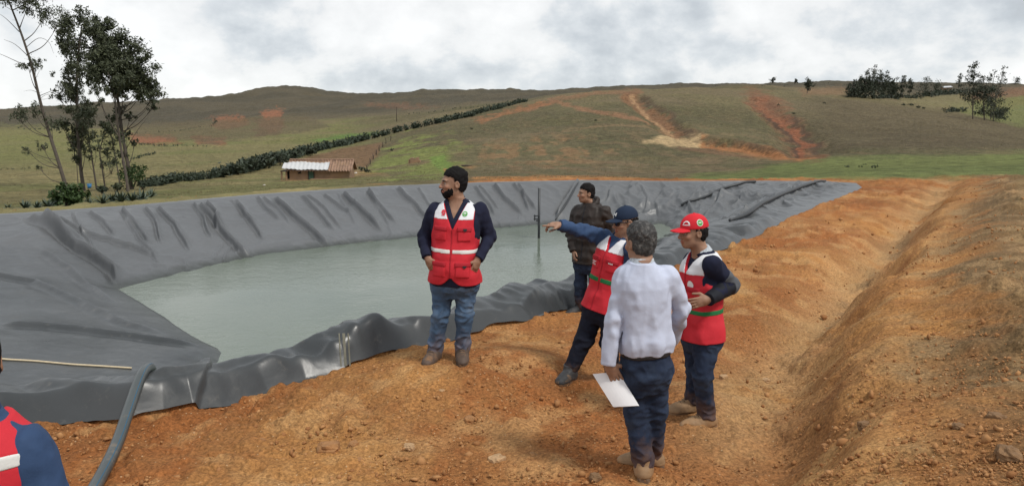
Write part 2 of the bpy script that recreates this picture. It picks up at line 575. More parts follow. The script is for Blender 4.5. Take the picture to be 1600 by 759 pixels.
def zsmooth(x, y):
    yb = np.interp(x / np.maximum(y, .5), YB_A, YB_Y)
    w = ss(yb, yb * np.interp(x / np.maximum(y, .5), [.40, .52], [1.12, 1.38]), y)
    return znear(x, y) * (1 - w) + zfar(x, y) * w


def gnear(px, py):
    z = 0.0
    for _ in range(14):
        p = G(px, py, z)
        z = 0.5 * z + 0.5 * float(znear(np.array([p[0]]), np.array([p[1]]))[0])
    return p


def hit(px, py, y0=34.0, y1=3000.0, fn=None, n=900):
    ys = np.exp(np.linspace(math.log(y0), math.log(y1), n))
    d = ray(px, py)
    xs = d[0] / d[1] * ys; zr = CAM_H + d[2] / d[1] * ys
    zt = (fn or zsmooth)(xs, ys)
    k = np.nonzero(zt >= zr)[0]
    i = k[0] if len(k) else n - 1
    if 0 < i and len(k):
        a, b = zr[i - 1] - zt[i - 1], zt[i] - zr[i]
        t = a / (a + b + 1e-9)
        y = ys[i - 1] + (ys[i] - ys[i - 1]) * t
    else:
        y = ys[i]
    x = d[0] / d[1] * y
    return np.array([x, y, float((fn or zsmooth)(np.array([x]), np.array([y]))[0])])


GUL = [  # gullies carved in the hill: pixels, half width m, depth m
    ([(986, 150), (1003, 162), (1022, 178), (1040, 193), (1062, 207), (1085, 217), (1108, 226)], 4.5, 1.7),
    ([(1100, 216), (1140, 222), (1185, 232), (1225, 240), (1252, 245)], 3.2, 1.7),
    ([(1178, 152), (1200, 172), (1222, 190), (1245, 208), (1262, 224), (1275, 238)], 5.5, 1.9),
]
GUL_W = [([hit(*p)[:2] for p in pts], w, d) for pts, w, d in GUL]


def zground(x, y):
    z = zsmooth(x, y)
    m = (y > 60) & (y < 420)
    if m.any():
        xs, ys = x[m], y[m]
        c = np.zeros(xs.shape)
        for line, w, dep in GUL_W:
            d, t = lined(xs, ys, line)
            d = d + 2.2 * fbm(xs / 6, ys / 6, 3, 41)
            c = np.maximum(c, dep * (1 - ss(w * .35, w * 1.25, d)) * (0.75 + .6 * fbm(xs / 3, ys / 3, 3, 42)))
        z = z.copy(); z[m] -= c
    return z


# ------------------------------------------------------------------ pond outline
NB = [gnear(px, py) for px, py in ((-330, 735), (-150, 690), (0, 668), (60, 664), (130, 662), (200, 668), (258, 656), (305, 650), (345, 638), (420, 612), (480, 594), (545, 578),
                                   (600, 560), (650, 546), (705, 533), (760, 519), (830, 500), (890, 488), (960, 462), (1040, 424), (1105, 398), (1172, 376), (1225, 346), (1282, 321), (1330, 303), (1347, 293))]
FB = [G(1340, 286.5), G(1290, 284), G(1200, 283), G(1050, 283.5), G(905, 282), G(760, 285), (600 and G(600, 291)), G(400, 304), G(200, 321.5), G(40, 332.5), (-12.2, 18.2, 0), (-14.5, 16.0, 0), (-15.0, 10.0, 0), (-12.0, 4.0, 0), (-7.0, 2.2, 0)]
OUT = [tuple(p[:2]) for p in NB + FB]
NBL = [tuple(p[:2]) for p in NB]
WZ = -1.1
_in = np.array([-.77, .63])
WAT = [G(180, 452, WZ)[:2], G(300, 420, WZ)[:2], G(400, 398, WZ)[:2], G(600, 374, WZ)[:2], G(720, 361, WZ)[:2], G(830, 351, WZ)[:2], G(930, 347, WZ)[:2], G(1020, 348, WZ)[:2], G(1068, 358, WZ)[:2]]
for i in (21, 19, 17, 15, 13, 11, 8):
    WAT.append(np.array(NBL[i]) + _in * (2.1 if i < 19 else 3.0))
WAT.append(G(338, 552, WZ)[:2] + np.array([.3, -1.4]))
WAT.append(G(338, 552, WZ)[:2])
WAT = [tuple(p) for p in WAT]


def zliner0(x, y):
    q = polyd(x, y, OUT)
    dn, tn = lined(x, y, NBL)
    wd = polyd(x, y, WAT)
    near = ss(2.4, 1.2, dn) * ss(20., 16., y)
    near2 = ss(3.2, 1.8, dn)
    qn = np.interp(y, [5, 9, 13, 20], [.45, .5, .9, 1.4])
    qr = qn * near2 + .3 * (1 - near2)
    out = np.maximum(-wd, 0)
    t = np.clip((q - qr) / (np.maximum(q - qr, 0) + out + 1e-6), 0, 1)
    z = np.where(wd > 0, WZ - .42 * np.minimum(wd, 2.2), WZ * t ** 1.05)
    hb = np.interp(y, [5, 7.5, 10, 13, 17], [.27, .27, .20, .10, .05])
    z = z + hb * ss(0, .20, q) * (1 - ss(.42, 1.25, q)) * near
    z = z + (znear(x, y) * ss(1.5, .3, q)) * near2 + .02 * ss(0, .06, q)
    return z, q, dn, tn, wd, near


def _zl0(x, y):
    return zliner0(x, y)[0]


def hl(px, py, y0=4.5, y1=34):
    return hit(px, py, y0, y1, _zl0, 700)


# folds of the sheet: pixel polyline from the rim down, width m, height m; the steep side is on the left of the path (+) or the right (-)
FOLDS = [([(62, 342), (90, 362), (118, 388), (150, 405), (176, 425), (190, 447)], .26, .17),
         ([(44, 338), (75, 352), (120, 380), (145, 398)], .40, .10),
         ([(85, 345), (130, 368), (210, 388), (250, 405)], .20, .07),
         ([(0, 505), (80, 508), (180, 520), (260, 532), (330, 548)], .40, .05),
         ([(-40, 425), (60, 440), (130, 470), (200, 505), (290, 535)], .5, .045),
         ([(60, 385), (110, 420), (150, 452), (190, 480)], .4, .04),
         ([(310, 322), (335, 345), (372, 390), (388, 404)], .20, .13),
         ([(322, 316), (338, 338), (340, 362)], .16, .10),
         ([(365, 312), (395, 350), (412, 378)], .16, .08),
         ([(428, 308), (455, 335), (490, 365), (520, 388)], .20, .12),
         ([(470, 304), (500, 335), (525, 365)], .16, .07),
         ([(535, 300), (560, 325), (602, 364)], .20, .12),
         ([(575, 297), (592, 320), (622, 352)], .16, .08),
         ([(618, 294), (650, 322), (672, 350)], .18, .09),
         ([(400, 306), (420, 330), (440, 345)], .14, .06),
         ([(505, 302), (530, 322), (548, 335)], .14, .06),
         ([(770, 288), (790, 312), (822, 340)], .20, .10),
         ([(800, 286), (822, 308), (840, 330)], .16, .08),
         ([(740, 290), (762, 318), (775, 338)], .16, .07),
         ([(245, 322), (275, 352), (302, 397)], .18, .08),
         ([(190, 327), (222, 362), (238, 385)], .18, .07),
         ([(140, 332), (165, 352), (180, 372)], .16, .06),
         ([(905, 285), (893, 305), (880, 325), (868, 345)], -.26, .17),
         ([(1288, 287), (1255, 297), (1215, 313), (1175, 333), (1135, 349)], -.30, .13),
         ([(1240, 301), (1150, 306), (1060, 309)], .14, .06),
         ([(960, 290), (950, 310), (935, 330)], -.16, .06), ([(1000, 288), (1012, 312), (1006, 335)], .16, .05), ([(1040, 292), (1024, 316), (1030, 338)], -.15, .04),
         ([(1092, 296), (1076, 318), (1082, 338)], -.15, .07), ([(1130, 300), (1118, 322), (1095, 345)], -.18, .08), ([(1170, 300), (1150, 318), (1128, 334)], -.15, .06),
         ]
_fr = random.Random(4)
for i in range(13):
    px0 = 120 + 58 * i + _fr.uniform(-12, 12)
    yr = np.interp(px0, [40, 200, 400, 600, 760, 905], [333, 322, 304, 291, 286, 283])
    ln = _fr.uniform(.55, 1.0)
    px1 = px0 + _fr.uniform(35, 80) * ln * np.interp(px0, [0, 500, 900], [1.1, 1, .6])
    yw = np.interp(px1, [180, 300, 400, 600, 720, 830, 930], [450, 420, 397, 373, 360, 350, 346])
    y1_ = yr + 4 + (yw - yr - 6) * ln
    FOLDS.append(([(px0, yr + 4), (px0 * .6 + px1 * .4 + _fr.uniform(-6, 6), yr * .6 + y1_ * .4), (px1, y1_)], _fr.uniform(.08, .16), _fr.uniform(.03, .08)))
FOLDS_W = [([hl(*p)[:2] for p in pts], w, h) for pts, w, h in FOLDS]
LAP = [hl(*p)[:2] for p in ((345, 551), (330, 566), (320, 590), (312, 618), (306, 648), (304, 668))]


def zliner(x, y):
    z, q, dn, tn, wd, near = zliner0(x, y)
    for k_, (line, w, h) in enumerate(FOLDS_W):
        d, t = lineds(x, y, line)
        d = -(d + .10 * fbm(x / .8, y / .8, 3, 21 + k_)); aw = abs(w) * .55
        e = ss(0, .10, t) * ss(1, .80, t) * ss(.05, .55, q)
        z = z + 1.45 * e * h * np.where(d > 0, np.exp(-(d / (aw * .36)) ** 2), np.exp(-np.abs(d) / aw)) - e * .45 * h * np.exp(-((d - aw * .75) / (aw * .5)) ** 2)
    edge = ss(0, .25, q)
    # soft dents of the near roll
    tn = (x * .63 + y * .77) / 24.0
    nd = fbm(tn * 36, q * 1.0, 2, 61)
    rv = 2 * vn2(tn * 34 + 1.3 * fbm(x, y, 2, 63), q * 1.6 + 3, 62) - 1
    rid = 1 - np.sqrt(rv * rv + .02)
    z = z + near * ss(.02, .25, q) * (1 - ss(.7, 1.6, q)) * (.27 * nd + .13 * fbm(tn * 90 + 2 * nd, q * 2.2, 2, 66) + .09 * (rid ** 2 - .35))
    d, t = lineds(x, y, LAP)
    z = z + .055 * ss(.012, -.012, d) * np.exp(np.minimum(d, 0) / .35) * ss(-.03, .06, t) * near * ss(.9, .7, t - .12)
    far = ss(15, 18, y) * edge
    xr = ss(.06, .16, x / y)
    # crumpled wall at the right, smoother sheet on the left one
    u = x * .9 + y * .45; v = -x * .45 + y * .9
    wob = fbm(u * .8, v * .8, 3, 71)

    def rg(a, b, s, pw):
        q_ = 2 * vn2(a, b, s) - 1
        return np.maximum(1 - np.sqrt(q_ * q_ + .004), 0) ** pw
    r1 = rg(u * 1.3 + 2.2 * wob, v * .8 - u * .5 + 2 * wob, 73, 2.2)
    r2 = rg(u * 2.9 - v + 3 * wob, v * 1.8 + 2 * wob, 74, 2.2)
    r3_ = rg(u * 5.5 + v * 2 + 2.5 * wob, v * 3.6 + 2 * wob, 75, 2.0)
    z = z + far * ss(0, .9, q) * ((.03 + .075 * xr) * (r1 - .3) + (.016 + .07 * xr) * (r2 - .3) + (.004 + .024 * xr) * (r3_ - .3) + .10 * wob + .10 * ss(.55, .1, -z - .62) * 0 + .05 * ss(.7, 1.05, -z) * (r2 - .3))
    # broad slack of the left apron
    lf = ss(-3, -5, x) * ss(18.5, 15, y) * edge
    r3 = 1 - np.abs(2 * vn2(x * .45 + y * .55 + .8 * wob, (y - x) * .16, 81) - 1)
    z = z + lf * (.07 * fbm(x / 1.6, y / 1.6, 3, 82) + .05 * (r3 ** 3 - .3))
    z = z + .006 * fbm(x / .12, y / .12, 2, 90) * edge
    return z, q


# ------------------------------------------------------------------ ground sheet
def inv(y0, y1, n):
    return 1 / np.linspace(1 / y0, 1 / y1, n)


aa = np.concatenate([np.linspace(-1.9, -.80, 45)[:-1], np.linspace(-.80, .80, 1250), np.linspace(.80, 1.9, 45)[1:]])
yy = np.concatenate([np.linspace(.7, 2.6, 20)[:-1], inv(2.6, 29, 620)[:-1], np.exp(np.linspace(math.log(29), math.log(110), 130))[:-1],
                     np.exp(np.linspace(math.log(110), math.log(1500), 230))[:-1], np.exp(np.linspace(math.log(1500), math.log(6500), 24))])
na, ny = len(aa), len(yy)
A2, Y2 = np.meshgrid(aa, yy)
X2 = A2 * Y2
gx, gy = X2.ravel(), Y2.ravel()
gz = zground(gx, gy)
nm = gy < 33
zl, q = zliner(gx[nm], gy[nm])
gs = ditch_s(gx, gy)
# clods and roughness of the bare soil
soil = (1 - ss(26, 33, gy))
rough = np.zeros(gx.shape)
k = gy < 34
xk, yk = gx[k], gy[k]
patch = np.clip(.6 + 1.6 * fbm(xk / 1.9, yk / 1.9, 2, 97), .15, 1.5)
rr = .075 * fbm(xk / .42, yk / .42, 3, 91)
b1 = vn2(xk / .16 + 3 * rr, yk / .16, 92); b2 = vn2(xk / .075, yk / .075, 93); b3 = vn2(xk / .036, yk / .036, 94)
rr = rr + patch * (.105 * np.clip(b1 - .52, 0, 1) + .058 * np.clip(b2 - .5, 0, 1)) + .020 * patch * (b3 - .5)
big = np.clip(vn2(xk / .33 + 9, yk / .33, 95) - .72, 0, 1)
rr = rr + .22 * big * patch + ss(8, 14, yk) * (.10 * fbm(xk / .9, yk / .9, 4, 98) + .10 * np.clip(vn2(xk / .5, yk / .5, 99) - .6, 0, 1))
face = ss(.15, .5, gs[k]) * ss(1.7, 1.2, gs[k])           # smooth cut face of the ditch
rr = rr * (1 - .6 * face) + .035 * face * fbm(xk / .5, (yk * .84 + xk * .5) / .12, 2, 96)
rough[k] = rr
fz = gz + rough * soil
fn_ = fz[nm]
inn = ss(0.0, .12, q)
fz[nm] = fn_ * (1 - inn) + (zl - .07 - .45 * ss(.25, .8, q)) * inn
idx = np.arange(na * ny).reshape(ny, na)
faces = np.stack([idx[:-1, :-1], idx[:-1, 1:], idx[1:, 1:], idx[1:, :-1]], -1).reshape(-1, 4)

# --- colours of the ground (albedo)
ppx, ppy = project(gx, gy, zsmooth(gx, gy))
col = np.zeros((len(gx), 3), np.float32)


def lerp(m, c):
    global col
    col = col * (1 - m[:, None]) + np.asarray(c, np.float32)[None] * m[:, None]


nA = fbm(gx / 1.3, gy / 1.3, 4, 101) + .5
nB = fbm(gx / .35, gy / .35, 3, 102) + .5
nC = fbm(gx / 5, gy / 5, 4, 103) + .5
nD = fbm(gx / 22, gy / 22, 5, 104) + .5
nE = fbm(gx / 60, gy / 90, 5, 105) + .5
nF = fbm(gx / 2.2, gy / 7, 4, 106) + .5
one = np.ones(len(gx))
# hills
lerp(one, (.142, .118, .060))
lerp(ss(.40, .62, nD), (.150, .118, .066))
lerp(.8 * ss(.52, .36, nE), (.092, .080, .041))
lerp(.55 * ss(.5, .66, nF) * ss(300, 60, gy), (.19, .125, .068))
lerp(.5 * ss(.5, .62, nC) * ss(400, 60, gy), (.098, .092, .040))
left = ss(640, 480, ppx + 60 * (nD - .5))
lerp(.85 * left * ss(600, 300, gy), (.178, .156, .068))
lerp(.7 * left * ss(.46, .60, nC) * ss(240, 100, gy), (.23, .185, .085))
lerp(.6 * left * ss(.52, .40, nD), (.125, .135, .045))
lerp(ss(420, 640, gy), (.072, .062, .042))
lerp(.7 * ss(420, 640, gy) * ss(.45, .6, nE), (.092, .076, .049))
rightb = ss(1180, 1330, ppx) * ss(238, 226, ppy) * ss(420, 330, gy)
lerp(.8 * rightb, (.092, .070, .040))
lerp(.45 * rightb * ss(.45, .62, nD), (.125, .10, .055))


nG = fbm(gx / 2.6, gy / 5.0, 4, 121) + .5
nH = fbm(gx / 7, gy / 16, 4, 122) + .5


def region(poly, c, s=1.0, soft=3.0, amp=8.0, ymin=30, ymax=1e9, thr=None):
    m = (gy > ymin) & (gy < ymax)
    xx, yv = ppx[m], ppy[m]
    wx = amp * 1.6 * (nD[m] - .5) + amp * 1.2 * (nC[m] - .5)
    wx = wx + amp * 2.6 * (nH[m] - .5)
    wy = amp * 1.0 * (nC[m] - .5) + amp * 1.2 * (nG[m] - .5)
    d = polyd(xx + wx, yv + wy, poly)
    w = np.zeros(len(gx)); w[m] = s * ss(-soft, soft, d) * (ss(.24, .50, nG[m] + .03 * d) if c[0] > 1.9 * c[1] else 1)
    if thr is not None:
        w = w * thr
    lerp(w, c)


def streak(line, hw, c, s=1.0, amp=6.0, ymin=40, thr=None):
    m = (gy > ymin)
    wx = amp * 1.5 * (nD[m] - .5) + amp * 1.5 * (nC[m] - .5)
    wx = wx + amp * 3.2 * (nH[m] - .5) + amp * 1.8 * (nG[m] - .5)
    d, t = lined(ppx[m] + wx, ppy[m] + amp * .9 * (nG[m] - .5), line)
    w = np.zeros(len(gx)); w[m] = s * ss(hw * 1.35, hw * .45, d) * ss(.30, .52, nG[m] + .25 * ss(hw, 0, d))
    if thr is not None:
        w = w * thr
    lerp(w, c)


RED, ORG, SAND = (.22, .096, .052), (.33, .165, .062), (.42, .30, .16)
region([(1040, 290), (1090, 272), (1190, 262), (1250, 250), (1330, 245), (1480, 243), (1700, 232), (1700, 285), (1390, 285), (1345, 292)], (.140, .160, .052), 1.0, 5, 7, 23, 140)
region([(1250, 252), (1400, 248), (1700, 236), (1700, 256), (1300, 264)], (.17, .185, .06), .5, 4, 8, 23, 140)
region([(640, 215), (705, 208), (720, 225), (690, 245), (725, 262), (700, 285), (600, 290), (560, 280), (600, 245)], (.18, .205, .055), .75, 6, 22, 40, 330, ss(.36, .52, nC))
region([(670, 245), (690, 243), (715, 268), (690, 275)], (.14, .21, .045), .8, 3, 6, 40)
region([(462, 252), (530, 232), (598, 222), (592, 240), (572, 262), (480, 262)], (.165, .098, .052), .95, 2, 3, 60)
region([(482, 219), (530, 211), (595, 205), (590, 210), (500, 221)], (.10, .16, .04), .9, 2, 4, 120)
region([(440, 283), (600, 272), (570, 266), (445, 276)], (.34, .19, .09), .55, 3, 8, 50, 300)
region([(740, 262), (760, 258), (735, 264), (690, 262), (690, 268)], ORG, .8, 2, 5, 50)
streak([(740, 281), (850, 277), (1000, 281)], 3.6, (.36, .17, .06), .95, 5, 28)
streak([(560, 290), (640, 284), (760, 280)], 2.2, (.36, .17, .06), .6, 5, 28, ss(.45, .55, nF))
streak([(822, 172), (865, 158), (912, 172), (1000, 186), (1010, 189)], 3.5, (.25, .13, .07), .8, 6)
streak([(745, 190), (800, 175), (850, 160)], 4.5, (.27, .12, .055), .75, 8)
streak([(860, 157), (930, 146), (1000, 143)], 3.5, (.23, .12, .065), .7, 5)
streak([(880, 205), (960, 195), (1040, 200)], 1.6, (.24, .16, .085), .6, 5)
region([(720, 230), (900, 215), (960, 240), (900, 262), (740, 255)], (.26, .145, .07), .55, 12, 26, 60, 330, ss(.5, .62, nF))
for (line, w_, d_), (pxl, _, _) in zip(GUL_W, GUL):
    pass
streak(GUL[0][0], 12, (.19, .10, .052), .95, 8)
streak([(990, 150), (1012, 175), (1040, 200), (1070, 212)], 3.5, (.33, .20, .105), .9, 5)
streak([(1010, 152), (1040, 175), (1062, 198), (1090, 212)], 4.0, (.10, .07, .042), .8, 7)
region([(1002, 222), (1030, 211), (1075, 205), (1106, 214), (1104, 229), (1060, 226), (1020, 226)], SAND, .95, 3, 9, 60)
streak([(1095, 222), (1140, 230), (1190, 238), (1250, 246)], 7.5, (.33, .145, .055), .95, 6)
region([(1097, 211), (1150, 221), (1200, 228), (1255, 239), (1288, 247), (1240, 251), (1180, 247), (1130, 238), (1098, 229)], (.30, .135, .055), .95, 2, 5, 60)
streak([(1105, 214), (1150, 219), (1200, 230), (1250, 238)], 2.0, (.11, .07, .04), .8, 4)
streak([(1060, 230), (1110, 238), (1180, 246)], 3, (.16, .09, .05), .7, 5)
streak(GUL[2][0], 18, (.17, .088, .047), .85, 12)
streak([(1190, 158), (1215, 182), (1240, 205), (1262, 228)], 9, (.22, .084, .043), .9, 12)
streak([(1176, 155), (1196, 176), (1216, 194), (1240, 214), (1256, 232)], 3.5, (.075, .048, .032), .85, 9)
streak([(1204, 160), (1232, 184), (1256, 204), (1284, 228)], 4.5, (.085, .055, .036), .8, 10)
region([(1160, 150), (1200, 148), (1235, 165), (1230, 190), (1195, 175)], (.21, .10, .055), .6, 5, 12, 100)
for pl, c, s_ in (([(330, 184), (374, 180), (392, 190), (372, 201), (334, 202)], RED, .95), ([(410, 174), (440, 170), (446, 197), (424, 210), (404, 197)], RED, 1), ([(395, 185), (445, 185), (440, 210), (400, 215)], (.16, .075, .045), .7),
                  ([(200, 208), (268, 211), (280, 223), (205, 227)], RED, .95), ([(300, 211), (356, 215), (350, 227), (304, 225)], RED, .9),
                  ([(570, 160), (640, 162), (690, 168), (640, 172), (575, 166)], (.17, .085, .05), .45), ([(1490, 150), (1605, 135), (1605, 165), (1560, 170)], (.19, .105, .06), .7),
                  ([(1250, 138), (1330, 136), (1330, 148), (1250, 150)], (.19, .11, .06), .6), ([(200, 195), (480, 180), (520, 200), (330, 225), (210, 212)], (.105, .082, .047), .75),
                  ([(1480, 160), (1600, 150), (1700, 150), (1700, 205), (1600, 200), (1500, 175)], (.135, .15, .05), .7), ([(1400, 155), (1520, 145), (1520, 172), (1440, 165)], (.17, .145, .07), .7)):
    region(pl, c, s_, 2.5, 7, 60)
region([(-300, 200), (60, 197), (180, 205), (230, 235), (200, 262), (-300, 262)], (.155, .15, .056), .6, 8, 14, 60)

# bare soil around the pond
sc_ = np.zeros((len(gx), 3), np.float32)
soilc = np.array([.285, .132, .047]) * np.ones((len(gx), 1))


def l2(m, c):
    global soilc
    soilc = soilc * (1 - m[:, None]) + np.asarray(c)[None] * m[:, None]


nA = nA + .35 * (nB - .5) + .22 * (fbm(gx / .12, gy / .12, 2, 131))
l2(.75 * ss(.40, .72, nA), (.27, .092, .027))
l2(.70 * ss(.60, .28, nA), (.40, .195, .064))
l2(.55 * ss(.48, .74, nB), (.46, .27, .115))
l2(.45 * ss(.52, .26, nB), (.24, .10, .036))
l2(.55 * ss(.42, .70, nC), (.28, .098, .028))
band = np.exp(-((gs + .05) / .42) ** 2) * ss(4.2, 6, gy)
l2(.65 * band * ss(.3, .55, nA + .1), (.43, .27, .125))
l2(.55 * np.exp(-((gs - .05) / .16) ** 2) * ss(8, 10, gy) * ss(20, 15, gy) * ss(.42, .55, nB), (.15, .10, .055))
fc = ss(.25, .5, gs) * ss(1.6, 1.0, gs)
l2(.6 * fc * ss(.4, .6, nA + .3 * (nB - .5)), (.41, .225, .085))
bank = ss(.9, 1.7, gs + .9 * (nA - .5) + .5 * (nB - .5))
l2(.92 * bank, (.185, .112, .052))
l2(.60 * bank * ss(.48, .60, nA), (.145, .096, .046))
l2(.55 * bank * ss(.53, .64, nB), (.34, .215, .105))
l2(.55 * ss(1.6, 2.6, gs) * ss(.50, .60, fbm(gx / .8, gy / .8, 4, 108) + .5), (.135, .118, .042))
l2(.6 * ss(1.8, 3.2, gs) * ss(9, 15, gy) * ss(.46, .56, nA), (.165, .135, .055))
wsoil = 1 - ss(0, 1, (gy - np.interp(A2.ravel(), YB_A, YB_Y) * np.interp(A2.ravel(), [-.3, -.12, -.02, .40, .46, .55, .72], [.80, .84, 1.0, 1.0, 1.02, 1.10, 1.14])) / 2.2 + 1.2 * (nA - .5))
col = col * (1 - wsoil[:, None]) + soilc * wsoil[:, None]
col = np.clip(col * 1.0, 0, 1).astype(np.float32)

m_ground = bpy.data.materials.new("ground")
m_ground.use_nodes = True
t = NT(m_ground.node_tree)
b = m_ground.node_tree.nodes['Principled BSDF']
b.inputs['Roughness'].default_value = .95
b.inputs['Specular IOR Level'].default_value = .15
vc = t.n('ShaderNodeVertexColor', layer_name='Col').outputs[0]
pos = t.n('ShaderNodeNewGeometry').outputs['Position']
cd = t.n('ShaderNodeVectorMath', operation='LENGTH', inp={0: pos}).outputs['Value']
fine = t.n('ShaderNodeMapRange', inp={0: cd, 1: 10.0, 2: 40.0, 3: 1.0, 4: 0.0}).outputs[0]
h1 = t.noise(pos, 38, 5, .7)
h2 = t.noise(pos, 9, 5, .65)
h3 = t.noise(pos, 1.1, 8, .72)
h4 = t.noise(pos, .28, 9, .74)
v1 = t.ramp(h1, [(.30, .46), (.5, 1.0), (.70, 1.55)])
v3 = t.ramp(h3, [(.32, .45), (.5, 1.0), (.68, 1.6)])
v4 = t.ramp(h4, [(.3, .70), (.5, 1.0), (.7, 1.3)])
c = t.mix(fine, t.mix(1.0, vc, v3, 'MULTIPLY'), t.mix(1.0, vc, v1, 'MULTIPLY'))
c = t.mix(.8, c, v4, 'MULTIPLY')
# pale grit
gr = t.n('ShaderNodeTexVoronoi', inp={'Vector': pos, 'Scale': 26.0})
grm = t.math('MULTIPLY', t.math('LESS_THAN', gr.outputs['Distance'], .16), t.math('MULTIPLY', fine, t.math('GREATER_THAN', t.n('ShaderNodeSeparateColor', inp={0: gr.outputs['Color']}).outputs[0], .72)))
c = t.mix(t.math('MULTIPLY', grm, .7), c, (.55, .38, .22))
t.t.links.new(c, b.inputs['Base Color'])
bh = t.math('ADD', t.math('MULTIPLY', t.math('ADD', h1, t.math('MULTIPLY', h2, 1.6)), .02), 0)
bn = t.n('ShaderNodeBump', inp={'Strength': t.math('MULTIPLY', fine, 1.0), 'Distance': 1.0, 'Height': bh})
bn2 = t.n('ShaderNodeBump', inp={'Strength': t.math('MULTIPLY', t.math('SUBTRACT', 1.0, fine), .9), 'Distance': 1.0, 'Height': t.math('ADD', t.math('MULTIPLY', h3, .5), t.math('MULTIPLY', h4, 1.2)), 'Normal': bn.outputs[0]})
t.t.links.new(bn2.outputs[0], b.inputs['Normal'])
ground = mesh("ground", np.stack([gx, gy, fz], 1), faces, m_ground, col=col)
tag(ground, kind='structure')

# ------------------------------------------------------------------ pond: sheet and water
la = np.concatenate([np.linspace(-4.0, -1.0, 90)[:-1], np.linspace(-1.0, -.72, 60)[:-1], np.linspace(-.72, .56, 1150)])
ly = np.concatenate([np.linspace(2.0, 3.6, 20)[:-1], inv(3.6, 13.5, 520)[:-1], np.linspace(13.5, 31, 520)])
LA, LY = np.meshgrid(la, ly)
lx, lyv = (LA * LY).ravel(), LY.ravel()
def lqf(x, y):
    return polyd(x, y, OUT) + (.05 * fbm(x / .35, y / .35, 3, 111) + .16 * fbm((x * .63 + y * .77) / .9, x * 0, 2, 112)) * ss(16, 11, y)


lq = lqf(lx, lyv)
li = np.arange(len(lx)).reshape(LA.shape)
lf = np.stack([li[:-1, :-1], li[:-1, 1:], li[1:, 1:], li[1:, :-1]], -1).reshape(-1, 4)
lf = lf[(lq[lf] > 0).any(1)]
sn = np.unique(lf.ravel()); sn = sn[lq[sn] < 0]
for _ in range(4):                                     # pull the outermost points onto the outline
    xs, ys = lx[sn], lyv[sn]
    q0 = lqf(xs, ys)
    gxq = (lqf(xs + .01, ys) - q0) / .01; gyq = (lqf(xs, ys + .01) - q0) / .01
    g2_ = np.maximum(gxq ** 2 + gyq ** 2, .25)
    lx[sn] = xs - np.clip(q0 * gxq / g2_, -.3, .3); lyv[sn] = ys - np.clip(q0 * gyq / g2_, -.3, .3)
lz, _ = zliner(lx, lyv)
keep = np.zeros(len(lx), bool); keep[lf.ravel()] = True
rem = np.cumsum(keep) - 1
m_liner = bpy.data.materials.new("liner_sheet")
m_liner.use_nodes = True
t = NT(m_liner.node_tree)
b = m_liner.node_tree.nodes['Principled BSDF']
pos = t.n('ShaderNodeNewGeometry').outputs['Position']
d1 = t.noise(pos, .55, 6, .6, .6)
d2 = t.noise(pos, 7.0, 6, .7)
d3 = t.noise(pos, 2.2, 5, .65, 1.0)
c = t.mix(t.ramp(d1, [(.35, 0.0), (.65, 1.0)]), (.017, .020, .021), (.034, .037, .038))
c = t.mix(t.ramp(d3, [(.56, 0.0), (.78, .45)]), c, (.075, .073, .067))
c = t.mix(t.ramp(d2, [(.60, 0.0), (.78, .4)]), c, (.19, .17, .14))
sx = t.n('ShaderNodeSeparateXYZ', inp={0: pos}).outputs
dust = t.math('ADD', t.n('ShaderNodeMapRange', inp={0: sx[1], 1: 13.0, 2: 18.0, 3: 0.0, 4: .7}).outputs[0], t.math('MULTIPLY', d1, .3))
c = t.mix(t.math('MULTIPLY', dust, .58), c, (.185, .188, .195))                      # sky sheen of the far banks, put into the colour as paler grey
wet = t.n('ShaderNodeMapRange', inp={0: t.math('ADD', sx[2], t.math('MULTIPLY', d2, .10)), 1: WZ + .07, 2: WZ + .17, 3: .75, 4: 0.0}).outputs[0]
c = t.mix(wet, c, (.030, .034, .028))                                                # tide line
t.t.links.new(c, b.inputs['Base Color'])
t.t.links.new(t.math('ADD', t.ramp(d3, [(.3, .24), (.7, .38)]), t.math('MULTIPLY', dust, .16)), b.inputs['Roughness'])
b.inputs['Specular IOR Level'].default_value = .40
bn = t.n('ShaderNodeBump', inp={'Strength': .30, 'Distance': .02, 'Height': t.math('ADD', t.noise(pos, 3.0, 3, .5, .8), t.math('MULTIPLY', d2, .25))})
t.t.links.new(bn.outputs[0], b.inputs['Normal'])
LORG = np.array([-1.0, 15.0, 0.0])
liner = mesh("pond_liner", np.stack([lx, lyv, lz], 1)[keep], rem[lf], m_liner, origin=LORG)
tag(liner, "dark grey plastic sheet lining the water reservoir, wrinkled and draped over its banks", "pond liner")

m_water = bpy.data.materials.new("water")
m_water.use_nodes = True
t = NT(m_water.node_tree)
b = m_water.node_tree.nodes['Principled BSDF']
pos = t.n('ShaderNodeNewGeometry').outputs['Position']
wv = t.n('ShaderNodeMapping', inp={'Vector': pos, 'Scale': (1.0, 1.5, 1.0), 'Rotation': (0, 0, .5)}).outputs[0]
r1 = t.noise(wv, 2.2, 3, .5, .6)
r2 = t.noise(wv, 10.0, 3, .6, .4)
r0 = t.noise(pos, .22, 3, .5)
t.t.links.new(t.mix(t.ramp(r0, [(.35, 0), (.65, 1)]), (.108, .132, .102), (.150, .172, .136)), b.inputs['Base Color'])
b.inputs['Roughness'].default_value = .05
b.inputs['IOR'].default_value = 1.333
amp = t.ramp(r0, [(.40, .22), (.58, 1.0)])
bn = t.n('ShaderNodeBump', inp={'Strength': t.math('MULTIPLY', amp, .40), 'Distance': .060, 'Height': t.math('ADD', t.math('MULTIPLY', r1, .6), t.math('MULTIPLY', r2, .35))})
t.t.links.new(bn.outputs[0], b.inputs['Normal'])
wx = np.linspace(-11, 9, 60); wy = np.linspace(5, 27, 60)
WX, WY = np.meshgrid(wx, wy)
wi = np.arange(3600).reshape(60, 60)
